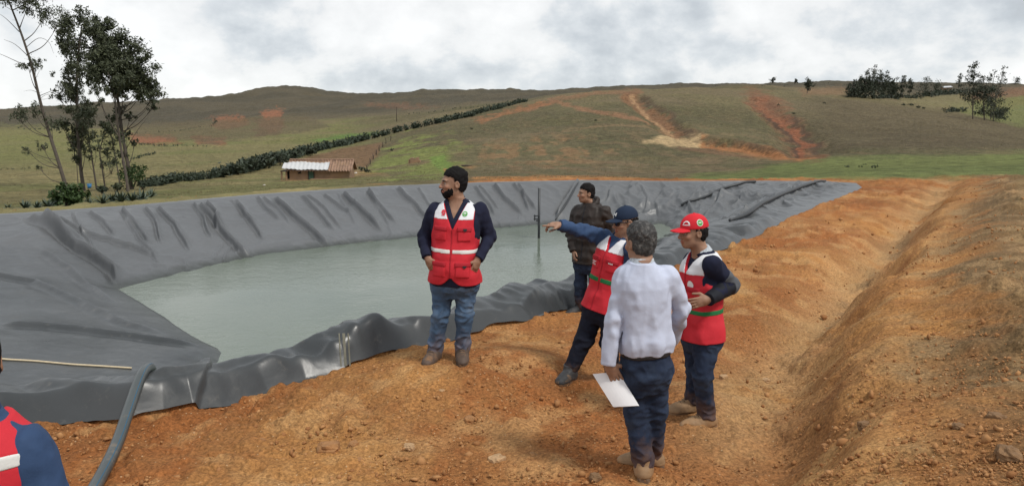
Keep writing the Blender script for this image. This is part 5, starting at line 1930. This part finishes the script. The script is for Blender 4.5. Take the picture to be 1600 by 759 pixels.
# trees along the right ridge
RG = 'wind-bent trees on the right ridge'
_lab = ['leftmost short bushy tree of the ridge grove, leaning right', 'ridge tree with a low spreading crown beside the leftmost one', 'tall narrow ridge tree with a ragged pointed top', 'tallest tree of the ridge grove, pointed and dark', 'dense ridge tree just right of the tallest one',
        'ridge tree with two thin tops, right side of the dense grove', 'last tree of the dense ridge grove, thin and bent']
for i, (px, by, ty, wd) in enumerate(((1332, 151, 125, 9), (1344, 152, 117, 9), (1354, 152, 107, 9), (1364, 152, 100, 9), (1375, 153, 107, 9), (1386, 153, 110, 8), (1396, 154, 120, 6))):
    bs = hit(px - 3, by)
    H_ = by - ty
    bl = [(px + RNG.normal(0, 2.0) + 4 * f_, by - H_ * f_, wd * w_) for f_, w_ in ((.22, 1.1), (.35, 1.0), (.5, .95), (.65, .75), (.8, .5), (.93, .34))] + [(px + RNG.normal(0, wd * .7), by - H_ * RNG.uniform(.3, .8), wd * .4) for _ in range(4)]
    tree('ridge_tree', _lab[i], 'tree', bs, [(px - 2, by - H_ * .4), (px + 1, by - H_ * .75), (px + 4, ty + 1)], bl, RG, .22, 1500, .95, leaf='euc_far', depth=2)
for px, by, ty, wd, lab in ((1262, 146, 122, 6, 'lone wind-bent tree on the bare ridge, left of the grove'), (1410, 153, 116, 5, 'thin tree with a tuft top in the gap right of the dense grove'), (1422, 152, 121, 5, 'small tree with flat tuft, between the grove and the low dark trees'),
                            (1446, 150, 121, 9, 'low round dark tree in the middle of the right ridge'), (1463, 148, 128, 9, 'squat dark tree beside the small white roof'), (1498, 143, 113, 4, 'thin pointed tree on the skyline left of the right-hand clump'),
                            (1588, 131, 122, 5, 'lone square bush on the skyline at the far right'), (1207, 131, 121, 3, 'tiny bent tree on the skyline above the red gully'), (1242, 131, 124, 2, 'tiniest skyline tree near the middle of the right ridge')):
    bs = hit(px - 1, by)
    H_ = by - ty
    bl = [(px + 2 * f_ + RNG.normal(0, 1), by - H_ * f_, wd * w_) for f_, w_ in ((.3, .7), (.5, 1.0), (.7, .9), (.88, .6))]
    tree('ridge_tree', lab, 'tree', bs, [(px, by - H_ * .5), (px + 2, ty + 2)], bl, RG, .18, 620, .95, leaf='euc_far', depth=1.5)
CG = 'trees of the right-hand clump below the ridge'
for px, by, pts, bl, n, lab in (
        (1520, 186, [(1520, 160), (1521, 130), (1523, 105)], [(1521, 104, 7), (1526, 100, 5), (1517, 112, 6), (1519, 122, 8), (1524, 118, 6), (1514, 130, 7), (1516, 146, 10), (1510, 152, 8), (1526, 142, 9), (1522, 158, 8)], 750, 'slender tree at the left of the right-hand clump with separate leaf tufts'),
        (1538, 188, [(1537, 165), (1538, 140), (1536, 120)], [(1534, 126, 9), (1528, 134, 9), (1540, 138, 11), (1536, 150, 12), (1545, 152, 10), (1530, 148, 9), (1545, 170, 12), (1535, 172, 10)], 1000, 'dense dark tree in the middle of the right-hand clump'),
        (1552, 190, [(1554, 165), (1560, 140), (1568, 112)], [(1569, 107, 4), (1567, 117, 6), (1562, 128, 7), (1570, 128, 5), (1556, 140, 9), (1563, 150, 8), (1553, 160, 12), (1565, 170, 10), (1572, 172, 6), (1560, 180, 10)], 900, 'tree with a thin bent top at the right of the right-hand clump'),
        (1548, 187, [(1549, 160), (1551, 135), (1554, 115)], [(1550, 118, 4), (1547, 124, 5), (1554, 112, 3), (1551, 140, 8), (1549, 158, 9)], 420, 'thin middle tree with small crown behind the dense one in the clump')):
    tree('clump_tree', lab, 'tree', hit(px, by), pts, bl, CG, .22, int(n * 2.3), .72, leaf='euc_far', depth=1.0)
bush('leafy_shrub', 'wide low shrub at the foot of the right-hand tree clump', (1562, 180), 14, 800, .6, leaf='euc_far', base_py=190)

# small dark shrubs and stones on the slopes
SG = 'small dark shrubs on the slopes'
for px, py, r, lab in ((1412, 162, 3, 'small dark shrub below the ridge hedge, first of a short row'), (1424, 162, 3.4, 'small dark shrub second in the short row below the ridge hedge'), (1435, 166, 3.2, 'small dark shrub third in the short row below the ridge hedge'), (1443, 168, 2.4, 'last and smallest shrub of the short row below the ridge hedge'),
                       (1367, 259, 3.8, 'round dark shrub on the bright green meadow'), (1346, 259, 2.2, 'tiny dark shrub left of the round one on the green meadow'), (1324, 259, 2.6, 'flat dark shrub on the green meadow near the red gully'), (1352, 256, 1.8, 'tiniest dark tuft behind the round shrub on the meadow'),
                       (931, 187, 2.0, 'dark speck of a shrub beside the orange track'), (737, 200, 2.2, 'small dark shrub by the reddish soil on the centre hill'), (612, 233, 3, 'scrubby shrub at the upper fence end'), (566, 262, 6, 'dry dark scrub beside the right wall of the house'), (574, 265, 5, 'reddish dry scrub on the orange bank beside the house'), (1288, 160, 2, 'dark shrub at the edge of the red scar'), (1216, 163, 2, 'dark shrub on the red gully rim'),
                       (1240, 176, 2.4, 'tuft of shrub between the red gully and the ridge')):
    b = hit(px, py + r)
    k = b[1] / F_PX * r
    v, f = leaves(90, [b + [0, 0, k * .7], b + [k * .5, 0, k * .5], b + [-k * .5, .2, k * .5]], [k * .7] * 3, k * .55, asp=.6, droop=0)
    o = mesh('small_shrub', v, f, M['euc_far'], None, b, smooth=False)
    tag(o, lab, 'shrub', SG)

# grass tussocks: uncountable
def tussocks():
    V, Fc = [], []
    n = 0
    rng = np.random.default_rng(5)
    cand = 20000
    a = rng.uniform(-.75, .75, cand); Yv = np.exp(rng.uniform(math.log(44), math.log(420), cand))
    x = a * Yv
    z = zground(x, Yv)
    px, py = project(x, Yv, z)
    keepm = (fbm(x / 14, Yv / 14, 3, 201) > -.12) & (polyd(x, Yv, OUT) < -2) & ~((px > 1040) & (py > 240))
    for xx, yv, zz in zip(x[keepm], Yv[keepm], z[keepm]):
        r = rng.uniform(.07, .19) * (yv / 80) ** .55
        for q in range(5):
            aa_ = rng.uniform(0, 6.28); tl = rng.uniform(.2, .8)
            c = np.array([xx, yv, zz - .02])
            s = np.array([-math.sin(aa_), math.cos(aa_), 0]) * r * .22
            d = np.array([math.cos(aa_) * tl, math.sin(aa_) * tl, .6]) * r
            V += [c - s, c + s, c + d]
            Fc.append((n, n + 1, n + 2)); n += 3
    return np.array(V), np.array(Fc)


M['tussock'] = leafmat('tussock_grass', (.13, .115, .055), (.22, .18, .095), .9, .08)
v, f = tussocks()
o = mesh('grass_tussocks', v, f, M['tussock'], smooth=False)
tag(o, 'tufts of dry grass scattered over the hillside', kind='stuff')

# ------------------------------------------------------------------ house
M['adobe'] = mat('adobe', (.235, .150, .090), .95, (2.2, .7, .08), .28, 1.2, dirt=((.30, .17, .085), .5, .75, .7))
M['tiles'] = mat('roof_tiles', (.25, .155, .105), .9, (3, .5, .05), .45, 2.2, dirt=((.12, .085, .065), .55, .75, 3))
M['tin'] = mat('tin_sheet', (.50, .50, .50), .45, None, .10, .8, metal=0.0, dirt=((.40, .33, .27), .62, .8, 1.1))
M['door_green'] = mat('door_green', (.035, .075, .045), .8, None, .25, 3)
M['dark_wood'] = mat('dark_wood', (.045, .032, .024), .9, None, .3, 3)
M['dark_in'] = mat('dark_opening', (.012, .010, .008), .95)
hb_ = hit(500, 280)
hk = hb_[1] / F_PX
house = empty('adobe_house', hb_)
tag(house, 'low adobe farmhouse with a half tin, half tiled roof', 'house')
x0, x1 = -48 * hk, 46 * hk
dep, wh, rh = 36 * hk, 16.5 * hk, 29.5 * hk
R0 = hb_ + np.array([0, .2, -.1])
mb = MB()
fl = [(x0, 0, -.6), (x1, 0, -.6), (x1, dep, -.6), (x0, dep, -.6), (x0, 0, wh), (x1, 0, wh), (x1, dep, wh), (x0, dep, wh), (x0, dep * .45, rh), (x1, dep * .45, rh)]
mb.add(np.array(fl) + R0, [(0, 1, 5, 4), (2, 3, 7, 6), (1, 2, 6, 9, 5), (3, 0, 4, 8, 7), (4, 5, 9, 8), (6, 7, 8, 9)])
mb.build('wall', M['adobe'], house, hb_)


def roofsheet(xa, xb, ra, rb, amp, wl, name, mt, lift, sag=.0, rows=1, parent=house, jit=0.0):
    nx = int((xb - xa) / wl * 8); mv = 10
    v = []
    for j_ in range(mv + 1):
        t_ = ra + (rb - ra) * j_ / mv
        for i in range(nx + 1):
            x = xa + (xb - xa) * i / nx
            y = -.45 + (dep * .45 + .45) * t_
            z = wh - .12 + (rh - wh + .17) * t_ + lift + amp * math.sin(2 * math.pi * x / wl) + jit * (vn2(np.array([x / 1.1]), np.array([t_ * 3.0]), 5)[0] - .5) + (.05 * ((t_ * 6) % 1) * -1 if rows > 1 else 0)
            v.append((x, y, z))
    f = [(j_ * (nx + 1) + i, j_ * (nx + 1) + i + 1, (j_ + 1) * (nx + 1) + i + 1, (j_ + 1) * (nx + 1) + i) for j_ in range(mv) for i in range(nx)]
    v = np.array(v) + R0
    n_ = len(v)
    v2 = np.concatenate([v, v - [0, 0, .06]])
    f2 = f + [tuple(n_ + q for q in r[::-1]) for r in f]
    f2 += [(i, n_ + i, n_ + i + 1, i + 1) for i in range(nx)]
    return mesh(name, v2, f2, M[mt], parent, hb_, smooth=False)


roof = roofsheet(x0 - .25, x1 + .35, 0, 1.0, .07, .34, 'roof', 'tiles', 0.0, rows=2, jit=.16)
roofsheet(x0 - .75, x0 + 62 * hk, -.05, .58, .03, .5, 'roof_sheet', 'tin', .26, jit=.22, parent=roof)
mb = MB()
bk = np.array([(x0 - .25, dep * .45, rh + .06), (x1 + .35, dep * .45, rh + .06), (x1 + .35, dep + .4, wh - .2), (x0 - .25, dep + .4, wh - .2)])
mb.add(np.concatenate([bk, bk - [0, 0, .08]]) + R0, [(0, 1, 2, 3), (7, 6, 5, 4), (0, 4, 5, 1), (1, 5, 6, 2), (2, 6, 7, 3), (3, 7, 4, 0)])
mb.tube([R0 + np.array([x0 - .2, dep * .45, rh + .09]), R0 + np.array([0, dep * .45, rh + .05]), R0 + np.array([x1 + .3, dep * .45, rh + .09])], .13, 6)
mb.build('rear_roof', M['tiles'], house, hb_)
mb = MB(); mb.box(R0 + np.array([-14 * hk, -.03, 7.6 * hk]), (7.5 * hk, .1, 15.5 * hk))
dr = mb.build('door', M['door_green'], house, hb_)
mb = MB()
mb.box(R0 + np.array([-18.3 * hk, -.05, 7.7 * hk]), (.10, .14, 16 * hk)); mb.box(R0 + np.array([-9.7 * hk, -.05, 7.7 * hk]), (.10, .14, 16 * hk)); mb.box(R0 + np.array([-14 * hk, -.052, 15.9 * hk]), (9.6 * hk, .13, .12))
mb.build('door_frame', M['dark_wood'], dr, hb_)
mb = MB(); mb.box(R0 + np.array([-32 * hk, -.02, 11.5 * hk]), (3.4 * hk, .1, 3.4 * hk))
wnd = mb.build('window', M['dark_in'], house, hb_)
mb = MB()
for ox in (-2, 2):
    mb.box(R0 + np.array([(-32 + ox) * hk, -.04, 11.5 * hk]), (.08, .12, 4.2 * hk))
mb.build('window_frame', M['dark_wood'], wnd, hb_)
mb = MB(); mb.box(R0 + np.array([-24.5 * hk, -.30, 15.2 * hk]), (4.6 * hk, .06, .9 * hk)); mb.build('eave_board', M['tin'], house, hb_)
mb = MB()
mb.box(R0 + np.array([8 * hk, -.28, .9 * hk]), (44 * hk, .5, 2.6 * hk)); mb.build('plinth', M['adobe'], house, hb_)
# lean-to at the left end
mb = MB()
for ox, h_ in ((-60, 13), (-52.5, 13.5)):
    mb.tube([R0 + np.array([ox * hk, -.1, -.5]), R0 + np.array([ox * hk, -.1, h_ * hk])], .11, 6)
mb.build('porch_post', M['adobe'], house, hb_)
mb = MB()
mb.box(R0 + np.array([-56 * hk, .9, 13.6 * hk]), (11 * hk, 2.2, .1)); mb.build('porch_roof', M['dark_wood'], house, hb_)
mb = MB(); mb.box(R0 + np.array([-55.5 * hk, 1.6, 6 * hk]), (9 * hk, .12, 12 * hk)); mb.build('porch_wall', M['dark_in'], house, hb_)


def lump(name, c, r, material, seed, sq=(1, 1, .7), n=2, parent=None, rough=.5):
    """broken lump of earth or stone"""
    bm_v = []
    N1, N2 = 7 * n, 10 * n
    th = np.linspace(0, math.pi, N1)
    ph = np.linspace(0, 2 * math.pi, N2, endpoint=False)
    v = np.array([[math.sin(a) * math.cos(b_), math.sin(a) * math.sin(b_), math.cos(a)] for a in th for b_ in ph])
    d = 1 + rough * (vn3(v * 1.7 + seed * 3.1, seed) - .5) * 1.3 + rough * .7 * (vn3(v * 4.1 + seed, seed + 1) - .5)
    v = v * d[:, None] * np.asarray(sq) * r
    v = np.sign(v) * np.minimum(np.abs(v), np.asarray(sq) * r * (.82 + .2 * (seed % 3) * .3))
    f = [(i * N2 + j_, (i + 1) * N2 + j_, (i + 1) * N2 + (j_ + 1) % N2, i * N2 + (j_ + 1) % N2) for i in range(N1 - 1) for j_ in range(N2)]
    o = mesh(name, v, f, material, parent, None, smooth=False)
    o.location = c
    return o


M['clod'] = mat('clod', (.30, .145, .055), .95, (30, .7, .02), .35, 18)
M['clod_pale'] = mat('clod_pale', (.40, .25, .13), .95, (30, .7, .02), .3, 18)
M['clod_dark'] = mat('clod_dark', (.19, .105, .048), .95, (30, .7, .02), .35, 18)
# ruined walls on the hillside
b = hit(648, 254)
k = b[1] / F_PX
mb = MB()
for (ox, w_, h_) in ((-8, 3, 5), (-4, 5, 7.5), (0, 5, 6.5), (4.5, 5, 7.8), (8, 3, 4)):
    mb.box(b + np.array([ox * k, RNG.normal(0, .1), h_ * k / 2 - .2]), (w_ * k, .9, h_ * k + .4), taper=.9)
o = mb.build('ruined_wall', M['adobe'], None, b)
tag(o, 'ruined stub of an adobe wall standing alone on the green slope', 'wall')
b = hit(729, 260); k = b[1] / F_PX
lo_ = MB(); lo_.tube([b + [-8 * k, 0, .5 * k], b + [-1 * k, .2, 1.0 * k], b + [9 * k, .1, .7 * k]], [.8 * k, 1.4 * k, .9 * k], 7)
o = lo_.build('fallen_log', M['dark_wood'], None, b, True)
tag(o, 'dark fallen log lying on the bare orange bank behind the bearded man', 'log')

# fence running uphill behind the house
fp = [hit(px, py) for px, py in ((574, 266), (578, 257), (583, 249), (588, 242), (593, 236), (598, 230), (603, 225), (610, 220))]
fence = empty('wire_fence', fp[0])
tag(fence, 'leaning wooden post and wire fence climbing the slope right of the house', 'fence')
for i, q in enumerate(fp):
    mb = MB(); hh = 9.5 * q[1] / F_PX
    mb.tube([q - [0, 0, .3], q + [RNG.normal(0, .08), 0, hh * .6], q + [RNG.normal(0, .2), 0, hh * RNG.uniform(.8, 1.1)]], [.09, .075, .05], 6)
    mb.build('post', M['dark_wood'], fence, fp[0], True)
for w_ in (.35, .75):
    mb = MB(); mb.tube([q + [0, 0, w_ * 9.5 * q[1] / F_PX] for q in fp], .02, 4); mb.build('wire', M['dark_wood'], fence, fp[0], True)
# wooden pen behind the agaves, and pole
b = hit(620, 190); k = b[1] / F_PX
up_ = empty('utility_pole', b)
tag(up_, 'thin wooden utility pole on the slope above the diagonal hedge', 'pole')
mb = MB(); mb.tube([b - [0, 0, .5], b + [0, 0, 22 * k]], [.16, .11], 8); mb.build('pole', M['dark_wood'], up_, b, True)
mb = MB(); mb.box(b + np.array([0, 0, 20.5 * k]), (3.4 * k, .12, .14)); mb.build('crossarm', M['dark_wood'], up_, b)
# hut with white roof among the ridge trees
b = hit(1478, 142); k = b[1] / F_PX
hut = empty('small_hut', b)
tag(hut, 'tiny hut with a bright white roof among the dark ridge trees', 'hut')
mb = MB(); mb.box(b + np.array([0, 0, 2.2 * k]), (12 * k, 8 * k, 5.6 * k)); mb.build('wall', M['adobe'], hut, b)
mb = MB()
rv = np.array([(-7, -5.5, 4.6), (7, -5.5, 5.4), (7, 0, 7.4), (-7, 0, 6.6), (-7, 5.5, 4.6), (7, 5.5, 5.4)]) * k + b
mb.add(np.concatenate([rv, rv - [0, 0, .15]]), [(0, 1, 2, 3), (3, 2, 5, 4), (6, 9, 8, 7), (9, 10, 11, 8), (0, 6, 7, 1), (1, 7, 8, 2), (2, 8, 11, 5), (5, 11, 10, 4), (4, 10, 9, 3), (3, 9, 6, 0)])
mb.build('roof', M['tin'], hut, b)
# blue bucket under the trees
M['blue'] = mat('blue_plastic', (.03, .16, .36), .5)
b = hit(140, 294); k = b[1] / F_PX
root = empty('blue_tub', b)
tag(root, 'small blue plastic tub on the grass between the eucalyptus trunks', 'tub')
tb_v, tb_f = tube([b, b + [0, 0, 6.5 * k]], [2.6 * k, 3.4 * k], 14)
mesh('tub', tb_v, tb_f, M['blue'], root, b)
rim_ = [b + np.array([3.45 * k * math.cos(a), 3.45 * k * math.sin(a), 6.5 * k]) for a in np.linspace(0, 6.2832, 17)]
mb = MB(); mb.tube(rim_, .35 * k, 6); mb.build('rim', M['blue'], root, b, True)

# pale stones by the house
M['pale_stone'] = mat('pale_stone', (.55, .52, .47), .9, (8, .5, .03), .2, 6)
for i, (px, py, r, lab) in enumerate(((556, 271, 2.0, 'pale stone against the right corner of the house'), (536, 277, 1.6, 'pale stone below the tiled half of the house'), (413, 290, 1.8, 'pale stone lying on the grass left of the house'), (466, 298, 1.4, 'pale stone on the grass below the house'), (438, 300, 1.6, 'dark-edged stone on the grass near the liner rim'))):
    b = hit(px, py); k = b[1] / F_PX
    o = lump('field_stone', b + [0, 0, r * k * .3], r * k, M['pale_stone'], 20 + i, (1.2, 1, .7), 1)
    tag(o, lab, 'stone', 'stones on the grass near the house')

# ------------------------------------------------------------------ things at the pond
M['hose'] = mat('hose_black', (.058, .066, .066), .38, (14, .2, .004), .2, 3, dirt=((.22, .15, .09), .58, .8, 6))
M['hose_stripe'] = mat('hose_stripe', (.02, .10, .18), .5)
M['pvc'] = mat('dark_metal', (.03, .032, .034), .5)
M['rope'] = mat('rope', (.52, .43, .29), .9, (90, .6, .003), .15, 40)
M['tape'] = mat('tape', (.13, .12, .085), .3, None, .3, 12)


def onl(px, py, up=0.0):
    q = hit(px, py, 3.6, 34, lambda x, y: zliner(x, y)[0], 900)
    return q + [0, 0, up]


g1 = gnear(96, 900); g2 = gnear(160, 756); g3 = gnear(183, 700)
e = G(232, 579, .30)
dv = unit((e - g2) * [1, 1, 0])
hxy = [g2 - dv * 1.6, g2, g2 * .5 + e * .5, e, e + dv * .14, e + dv * .28, e + dv * .42]
hs_ = spline(hxy, 12)
nz_ = len(hs_)
z0_ = np.array([(zlin(q[0], q[1]) if polyd([q[0]], [q[1]], OUT)[0] > 0 else zfin(q[0], q[1])) + .045 for q in hs_])
z_ = z0_.copy()
for _ in range(220):
    z_[1:-1] = .25 * z_[:-2] + .5 * z_[1:-1] + .25 * z_[2:]
    z_ = np.maximum(z_, z0_)
for _ in range(8):
    z_[1:-1] = .25 * z_[:-2] + .5 * z_[1:-1] + .25 * z_[2:]
z_ -= np.interp(np.arange(nz_), [0, nz_ - 16, nz_ - 1], [0, 0, .30])
hs_[:, 2] = z_
tv, tf = tube(hs_, .042, 14)
hose = mesh('drain_hose', tv, tf, M['hose'], None, g2)
tag(hose, 'thick black plastic hose lying over the liner edge and down the soil', 'hose')
# three thin coloured lines along the hose
mb = MB()
ofs = np.cross(np.gradient(hs_, axis=0), [0, 0, 1.0]); ofs /= np.linalg.norm(ofs, axis=1)[:, None]
mb.tube(hs_ + ofs * .025 + [0, 0, .034], .0035, 4)
mb.build('stripe', M['hose_stripe'], hose, g2, True)

rp = [onl(px, py, .012) for px, py in ((-60, 556), (5, 562), (55, 565), (110, 570), (160, 573), (206, 576))]
tv, tf = tube(spline(rp, 6), .013, 7)
rope = mesh('rope', tv, tf, M['rope'], None, rp[2])
tag(rope, 'pale straight rope lying across the liner at the left', 'rope')

# staff gauge in the water
b = P(842, 372, 0.0 + G(842, 372, WZ)[1])
b[2] = WZ
k = b[1] / F_PX
st = empty('water_gauge', b)
tag(st, 'thin dark post with a small clamp standing in the water', 'gauge post')
mb = MB(); mb.tube([b - [0, 0, .8], [b[0], b[1], P(842, 294, b[1])[2]]], .036, 10); mb.build('pole', M['pvc'], st, b, True)
zc = P(842, 342, b[1])[2]
mb = MB()
mb.box([b[0] - .07, b[1], zc], (.16, .10, .03)); mb.box([b[0] - .07, b[1], zc + .085], (.16, .10, .03)); mb.box([b[0] - .12, b[1], zc + .04], (.03, .08, .16)); mb.box([b[0] - .03, b[1], zc - .05], (.10, .09, .03))
mb.build('clamp', M['pvc'], st, b)
# black pipes on the far liner
pp_ = [onl(px, py, .06) for px, py in ((1064, 323), (1085, 315), (1110, 305), (1135, 295), (1158, 288), (1180, 286))]
pp_ = spline(pp_, 8)
for v_ in pp_:
    v_[2] = zlin(v_[0], v_[1]) + .05
for _ in range(12):
    pp_[1:-1, 2] = .25 * pp_[:-2, 2] + .5 * pp_[1:-1, 2] + .25 * pp_[2:, 2]
tv, tf = tube(pp_, .045, 9)
o = mesh('inlet_pipe', tv, tf, M['pvc'], None, pp_[2])
tag(o, 'thin black pipe running down the crumpled far liner wall', 'pipe')
# folds of the sheet, their shadow put in as dark tubes on the liner
for path, rr_ in (([(1290, 284), (1255, 294), (1215, 311), (1175, 331), (1140, 346)], .055), ([(904, 286), (893, 305), (881, 326), (868, 344)], .035)):
    q = spline([onl(px, py, 0) for px, py in path], 8)
    z0_ = np.array([zlin(v_[0], v_[1]) + rr_ * .5 for v_ in q])
    z_ = z0_.copy()
    for _ in range(40):
        z_[1:-1] = .25 * z_[:-2] + .5 * z_[1:-1] + .25 * z_[2:]
        z_ = np.maximum(z_, z0_)
    q[:, 2] = z_
    tv, tf = tube(q, [rr_ * .5, rr_, rr_, rr_, rr_ * .6], 8)
    mesh('fold_shade', tv, tf, M['pvc'], liner, LORG)
for dx_ in (-7, 0, 7):
    q = np.array([onl(537 + dx_ + (yy_ - 520) * .06, yy_) for yy_ in np.linspace(521, 572, 12)])
    w_ = np.array([.007 + .006 * (dx_ == 0), 0, 0])
    V1 = np.concatenate([q - w_ + [0, -.004, .006], q + w_ + [0, -.004, .006]])
    mesh('tape_strip', V1, [(i, i + 1, i + 13, i + 12) for i in range(11)], M['tape'], liner, LORG)

# ------------------------------------------------------------------ stones and clods on the soil
CGR = 'larger clods lying on the orange soil'
for i, (px, py, r, mt, lab) in enumerate(((513, 705, .075, 'clod', 'biggest broken clod on the orange soil near the bottom, below the bearded man'), (553, 697, .040, 'clod', 'clod just right of the biggest one'), (640, 700, .036, 'clod_pale', 'rounded pale clod on the soil between the bearded man and the picture bottom'), (776, 722, .055, 'clod_pale', 'pale flat clod left of the white-shirted man\'s feet'),
                                          (733, 658, .042, 'clod', 'reddish clod on the soil below and right of the bearded man\'s boots'), (690, 612, .024, 'clod_pale', 'small clod just below the bearded man\'s boots'), (560, 722, .034, 'clod', 'crumbling clod near the bottom below the biggest one'), (408, 690, .030, 'clod', 'reddish clod on the bare soil right of the hose'),
                                          (1197, 596, .040, 'clod_pale', 'lone clod in the sandy ditch bottom'), (1557, 656, .045, 'clod_dark', 'dark stone on the right bank'), (1497, 668, .030, 'clod_dark', 'small dark stone on the right bank left of the larger dark one'), (1290, 700, .030, 'clod', 'clod on the lower right bank'), (1352, 668, .045, 'clod_dark', 'dark crusted clod in the middle of the right bank'), (1575, 714, .06, 'clod_dark', 'large dark flat clod near the bottom right corner'),
                                          (832, 712, .03, 'clod', 'reddish clod left of the tan boots near the bottom'), (1130, 590, .035, 'clod_pale', 'pale clod beside the ditch right of the red-capped man'), (930, 748, .04, 'clod_dark', 'dark thin clod at the picture bottom left of the white-shirted man'))):
    b = gnear(px, py)
    o = lump('soil_clod', b + [0, 0, r * .25], r, M[mt], 3 + i, (1.25, 1, .75), 2)
    o.rotation_euler = (0, 0, i * 1.3)
    tag(o, lab, 'clod', CGR)

rng = np.random.default_rng(3)
V, Fc = [], []
n = 0
ico = np.array([(0, 0, 1), (.89, 0, .45), (.28, .85, .45), (-.72, .53, .45), (-.72, -.53, .45), (.28, -.85, .45), (.72, .53, -.45), (-.28, .85, -.45), (-.89, 0, -.45), (-.28, -.85, -.45), (.72, -.53, -.45), (0, 0, -1)])
icf = np.array([(0, 1, 2), (0, 2, 3), (0, 3, 4), (0, 4, 5), (0, 5, 1), (1, 6, 2), (2, 7, 3), (3, 8, 4), (4, 9, 5), (5, 10, 1), (6, 7, 2), (7, 8, 3), (8, 9, 4), (9, 10, 5), (10, 6, 1), (11, 7, 6), (11, 8, 7), (11, 9, 8), (11, 10, 9), (11, 6, 10)])
cand = 45000
a = rng.uniform(-.75, .75, cand); Yv = 1 / rng.uniform(1 / 22, 1 / 3.0, cand)
x = a * Yv
q_ = polyd(x, Yv, OUT)
dens = fbm(x / 1.1, Yv / 1.1, 3, 211)
ok_ = (q_ < -.03) & (dens > rng.uniform(-.35, .22, cand)) & (Yv < np.interp(a, YB_A, YB_Y) + 1)
x, Yv = x[ok_], Yv[ok_]
z = zground(x, Yv)
sz = rng.lognormal(math.log(.0050), .62, len(x)); sz = np.clip(sz, .0025, .030) * (Yv / 6) ** .35
vv = ico[None] * (1 + rng.uniform(-.5, .45, (len(x), 12, 1))) * sz[:, None, None] * rng.uniform(.5, 1.4, (len(x), 1, 3))
vv[:, :, 0] += x[:, None]; vv[:, :, 1] += Yv[:, None]; vv[:, :, 2] += (z + sz * .35 + .006)[:, None]
ff = (icf[None] + 12 * np.arange(len(x))[:, None, None]).reshape(-1, 3)
M['pebble'] = leafmat('loose_soil', (.20, .078, .026), (.44, .23, .095), .95, 2)
o = mesh('loose_clods', vv.reshape(-1, 3), ff, M['pebble'], smooth=False)
tag(o, 'loose crumbs and pebbles scattered over the bare soil', kind='stuff')
